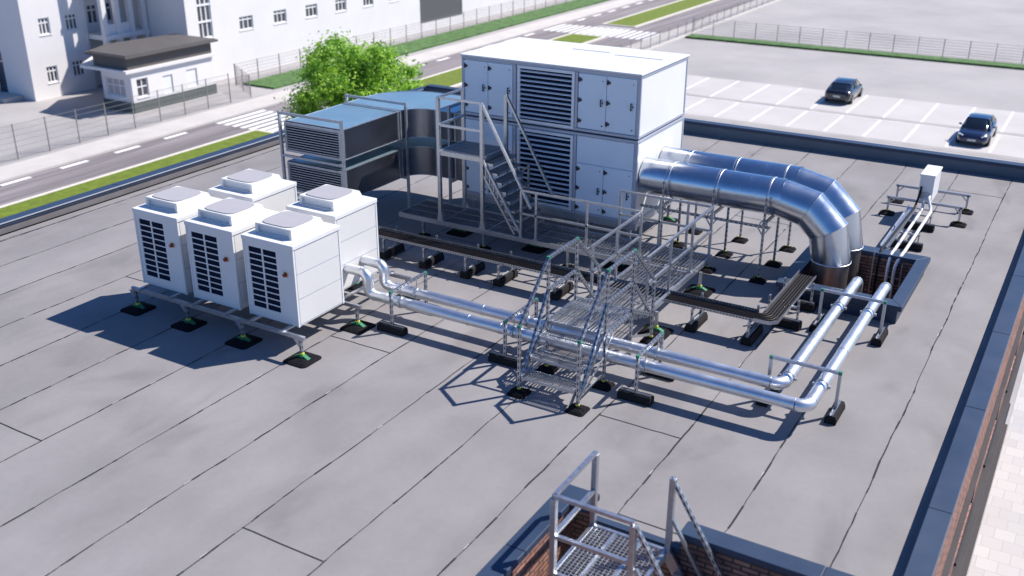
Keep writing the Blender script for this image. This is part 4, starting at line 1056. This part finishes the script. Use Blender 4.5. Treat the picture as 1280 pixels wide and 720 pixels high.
# ================================================================== FENCES
def fence(pts, h, label, spacing=1.42):
    t = thing('mesh_fence', label, 'fence', (*pts[0], GZ)); wm = MB()
    for p, q in zip(pts[:-1], pts[1:]):
        p = Vector((*p, 0)); q = Vector((*q, 0)); L = (q - p).length; d = (q - p) / L; n = max(1, round(L / spacing)); nrm = Vector((-d.y, d.x, 0))
        for k in range(n + 1):
            c = p + d * (L * k / n); MB().beam((c.x, c.y, GZ), (c.x, c.y, GZ + h), .036, .036).build('post', M_fence, t)
        m_ = int(L / .10)
        for k in range(m_):
            c = p + d * (L * (k + .5) / m_); u = d * .0035
            wm.add([(c.x - u.x, c.y - u.y, GZ + .05), (c.x + u.x, c.y + u.y, GZ + .05), (c.x + u.x, c.y + u.y, GZ + h - .02), (c.x - u.x, c.y - u.y, GZ + h - .02)], [(0, 1, 2, 3)])
            wm.add([(c.x - nrm.x * .0035, c.y - nrm.y * .0035, GZ + .05), (c.x + nrm.x * .0035, c.y + nrm.y * .0035, GZ + .05), (c.x + nrm.x * .0035, c.y + nrm.y * .0035, GZ + h - .02), (c.x - nrm.x * .0035, c.y - nrm.y * .0035, GZ + h - .02)], [(0, 1, 2, 3)])
        for k in range(7): z = GZ + .06 + (h - .1) * k / 6; wm.beam((p.x, p.y, z), (q.x, q.y, z), .009, .012)
    wm.build('wire_mesh', M_fence, t)
fence([(-37.3, 21.1), (-37.3, 35.8)], 1.45, 'wire mesh fence between the pavement and the gatehouse yard')
fence([(-37.3, 37.2), (-40.0, 38.9), (-40.0, 95)], 1.15, 'long wire mesh fence along the foot of the white hall', 1.7)
fence([(-25.4, 67.2), (4, 67.2)], 1.1, 'low mesh fence beyond the parking bays', 1.5)
fence([(-25.6, 56), (-25.6, 95)], .9, 'mesh fence between the far road and the parking yard', 1.5)

# ================================================================== WHITE BUILDINGS ACROSS THE ROAD
hall = thing('white_hall', 'long white hall across the road with small windows and a grey shutter', 'building', (-41.65, 60, GZ))
TOP = 2.0
wins = [(41.22 + 2.70 * k, 42.27 + 2.70 * k, -3.10, -2.40) for k in range(5)] + [(57.4 - 2.7 * 0 - 2.68, 57.4 - 2.68 + 1.0, -3.10, -2.40)]
wins = [(41.22 + 2.70 * k, 42.25 + 2.70 * k, -3.10, -2.38) for k in range(6)] + [(65.5 + 2.7 * k, 66.5 + 2.7 * k, -3.1, -2.38) for k in range(8)]
wins2 = [(a, b_, -.95, -.2) for a, b_, *_ in wins]
tall = [(38.30, 39.25, -3.15, 1.2)]; gt = [(58.1, 63.35, -4.95, -3.0)]
wall_with_openings('x', -41.65, 37.5, 120, GZ, TOP, wins + wins2 + tall + gt, 1, .14).build('wall', M_stucco, hall)
wall_with_openings('y', 37.5, -50, -41.65, GZ, TOP, [], -1).build('wall', M_stucco, hall)
MB().box(-50, -41.65, 37.5, 120, TOP, TOP + .1).build('roof', M_upst, hall)
for o in wins: window_parts(hall, 'x', -41.65, 1, o, mull=2, trans=.25, fw=.06, m_glass=M_curtain if int(o[0] * 10) % 3 == 0 else M_glass)
for o in wins2[:6]: window_parts(hall, 'x', -41.65, 1, o, mull=2, trans=.25, fw=.06)
window_parts(hall, 'x', -41.65, 1, (38.30, 39.25, -3.15, 1.2), mull=2, trans=0, fw=.07)
tw = MB()
for z in (-2.35, -1.5, -.6, .3): tw.box(-41.73, -41.67, 38.30, 39.25, z, z + .10)
build_split(tw, 'transom', M_frame, hall)
b = MB().box(-41.79, -41.70, 58.1, 63.35, -4.95, -3.0)
for k in range(9): b.box(-41.70, -41.69, 58.1, 63.35, -4.9 + .21 * k, -4.87 + .21 * k)
b.build('roller_shutter', M_gate, hall)
# office wing left
wing = thing('white_office_wing', 'white office block at the far left with paired windows and shaded side', 'building', (-45.7, 32, GZ))
wv = [(31.85, 32.47, z, z + .80) for z in (-4.75, -2.40, -.05)] + [(33.38, 34.08, z, z + .80) for z in (-4.70, -2.38, -.03)]
wall_with_openings('x', -45.7, 30.97, 34.6, GZ, TOP, wv, 1).build('wall', M_stucco, wing)
wall_with_openings('y', 30.97, -60, -45.7, GZ, TOP, [(-49.3, -47.8, GZ + .1, -3.2)], -1).build('wall', M_stucco, wing)
for o in wv: window_parts(wing, 'x', -45.7, 1, o, mull=2, trans=.3, fw=.06)
window_parts(wing, 'y', 30.97, -1, (-49.3, -47.8, GZ + .1, -3.2), mull=1, trans=.25)
MB().box(-60, -45.7, 30.97, 37.5, TOP, TOP + .1).build('roof', M_upst, wing)
MB().box(-52, -46.6, 29.9, 30.96, GZ, GZ + .22).build('step', M_side, wing)
# recessed middle with colonnade
mid = thing('white_colonnade', 'white recessed entrance block with columns and balcony slab behind the gatehouse', 'building', (-44.5, 36, GZ))
mv = [(35.1, 35.75, -2.35, -1.35), (36.3, 36.95, -2.35, -1.35), (35.1, 35.75, .0, 1.0), (36.3, 36.95, .0, 1.0), (35.1, 35.75, -4.7, -3.7), (36.3, 36.95, -4.7, -3.7)]
wall_with_openings('x', -46.2, 34.6, 37.5, GZ, TOP, mv, 1).build('wall', M_stucco, mid)
for o in mv: window_parts(mid, 'x', -46.2, 1, o, mull=1, trans=.3, fw=.07)
MB().box(-46.2, -44.4, 34.62, 37.45, -2.95, -2.72).build('balcony_slab', M_stucco, mid)
MB().box(-46.2, -44.4, 34.62, 37.45, -.30, -.05).build('balcony_slab', M_stucco, mid)
for yy in (34.77, 35.60, 36.45, 37.30):
    MB().box(-44.72, -44.47, yy - .13, yy + .13, -2.72, -.30).build('column', M_stucco, mid); MB().box(-44.72, -44.47, yy - .13, yy + .13, GZ, -2.95).build('column', M_stucco, mid); MB().box(-44.72, -44.47, yy - .13, yy + .13, -.05, 2.0).build('column', M_stucco, mid)
MB().box(-44.62, -44.56, 34.9, 36.35, -2.72, -2.2).build('balustrade', M_stucco, mid)
MB().box(-46.2, -44.4, 34.62, 37.45, TOP, TOP + .12).build('roof', M_upst, mid)
# gatehouse
gh = thing('gatehouse', 'small white gatehouse with wide brown flat roof and dark plinth', 'gatehouse', (-40.7, 34.4, GZ))
gw = [(32.15, 32.82, -4.82, -3.95), (33.72, 34.32, -4.92, -4.06), (35.22, 35.90, -4.90, -4.02)]
wall_with_openings('x', -39.55, 31.85, 37.0, -5.02, -3.60, gw, 1).build('wall', M_stucco, gh)
window_parts(gh, 'x', -39.55, 1, gw[0], mull=1, trans=.45, fw=.05)
for o in gw[1:]: MB().box(-39.62, -39.60, o[0], o[1], o[2], o[3]).build('door', M_white, gh)
fw_ = [(-41.35, -40.05, -4.80, -3.95)]
wall_with_openings('y', 31.85, -41.6, -39.55, -5.3, -3.60, fw_, -1).build('wall', M_stucco, gh); window_parts(gh, 'y', 31.85, -1, fw_[0], mull=2, trans=.4, fw=.05, m_glass=M_curtain)
b = MB(); b.add([(-41.6, 31.85, -5.3), (-42.3, 32.9, -5.3), (-42.3, 32.9, -3.6), (-41.6, 31.85, -3.6)], [(0, 1, 2, 3)]); b.add([(-42.3, 32.9, -5.3), (-42.3, 37, -5.3), (-42.3, 37, -3.6), (-42.3, 32.9, -3.6)], [(0, 1, 2, 3)]); b.add([(-42.3, 37, -5.3), (-39.55, 37, -5.3), (-39.55, 37, -3.6), (-42.3, 37, -3.6)], [(0, 1, 2, 3)])
b.build('wall', M_stucco, gh)
MB().prism([(-39.5, 31.8), (-39.5, 37.05), (-42.35, 37.05), (-42.35, 32.85), (-41.65, 31.8)], GZ, -5.02).build('plinth', M_plinth, gh)
MB().prism([(-39.4, 31.5), (-39.4, 37.1), (-43.3, 37.1), (-43.9, 33.2), (-42.6, 31.5)], -3.60, -3.46).build('canopy_slab', M_stucco, gh)
MB().prism([(-39.55, 31.75), (-39.55, 37.0), (-42.2, 37.0), (-42.6, 33.3), (-41.9, 31.75)], -3.46, -2.90).build('roof_band', M_brown, gh)
MB().prism([(-39.3, 31.5), (-39.3, 37.3), (-42.4, 37.3), (-42.9, 33.3), (-42.1, 31.5)], -2.90, -2.80).build('roof', M_brown, gh)
MB().prism([(-39.4, 31.6), (-39.4, 37.2), (-42.3, 37.2), (-42.8, 33.3), (-42.0, 31.6)], -2.80, -2.76).build('roof_sheet', M_brown, gh)

# ================================================================== TREES
def make_tree(x, y, height, rx, rz, nleaf, label, seed, zc=None, leaf=.10):
    rnd = random.Random(seed); t = thing('broadleaf_tree', label, 'tree', (x, y, GZ))
    zc = GZ + height - rz if zc is None else zc
    tr_ = MB(); top = Vector((x, y, zc + rz * .3))
    tr_.tube([(x, y, GZ), (x + .05, y, GZ + height * .25), (x - .04, y + .05, zc - rz * .4), top], .2, 12, True, rs=[.24, .17, .13, .05])
    clumps = []
    n = 80
    for k in range(n):
        a = rnd.uniform(0, 2 * math.pi); u_ = rnd.uniform(-.75, 1.0); rr = math.sqrt(max(0, 1 - u_ * u_)); d = rnd.uniform(.25, .97)
        c = Vector((x + rx * rr * d * math.cos(a), y + rx * rr * d * math.sin(a), zc + rz * u_ * d)); clumps.append((c, rnd.uniform(.30, .52) * (rx / 2.2)))
        if k % 2 == 0:
            s0 = Vector((x, y, zc - rz * rnd.uniform(.1, .6))); mid_ = s0.lerp(c, .5) + Vector((0, 0, .15)); tr_.tube([s0, mid_, c], .05, 6, False, rs=[.06, .035, .012])
    tr_.build('trunk', M_bark, t)
    b = MB()
    for i in range(nleaf):
        c, cr = clumps[rnd.randrange(n)]
        v = Vector((rnd.gauss(0, 1), rnd.gauss(0, 1), rnd.gauss(0, 1))).normalized() * cr * abs(rnd.gauss(0, .62))
        v.z *= .75; p = c + v
        nrm = (v.normalized() * .7 + Vector((rnd.uniform(-1, 1), rnd.uniform(-1, 1), rnd.uniform(-.3, 1)))).normalized()
        u_ = nrm.orthogonal().normalized(); u_ = Matrix.Rotation(rnd.uniform(0, 6.28), 3, nrm) @ u_; w_ = nrm.cross(u_); s_ = leaf * rnd.uniform(.6, 1.3)
        b.add([p - u_ * s_, p - w_ * s_ * .5 + nrm * s_ * .15, p + u_ * s_, p + w_ * s_ * .5 + nrm * s_ * .15], [(0, 1, 2, 3)])
    b.build('crown', M_leaf, t)
make_tree(-25.0, 30.6, 5.05, 3.0, 2.0, 60000, 'bright green leafy tree rising behind the rectangular ducts', 3, leaf=.075)
make_tree(-22.3, 12.15, 4.15, 1.25, 1.2, 9000, 'green tree crown peeking over the left roof edge', 8)

for o in bpy.data.objects:
    if '_org' in o: del o['_org']
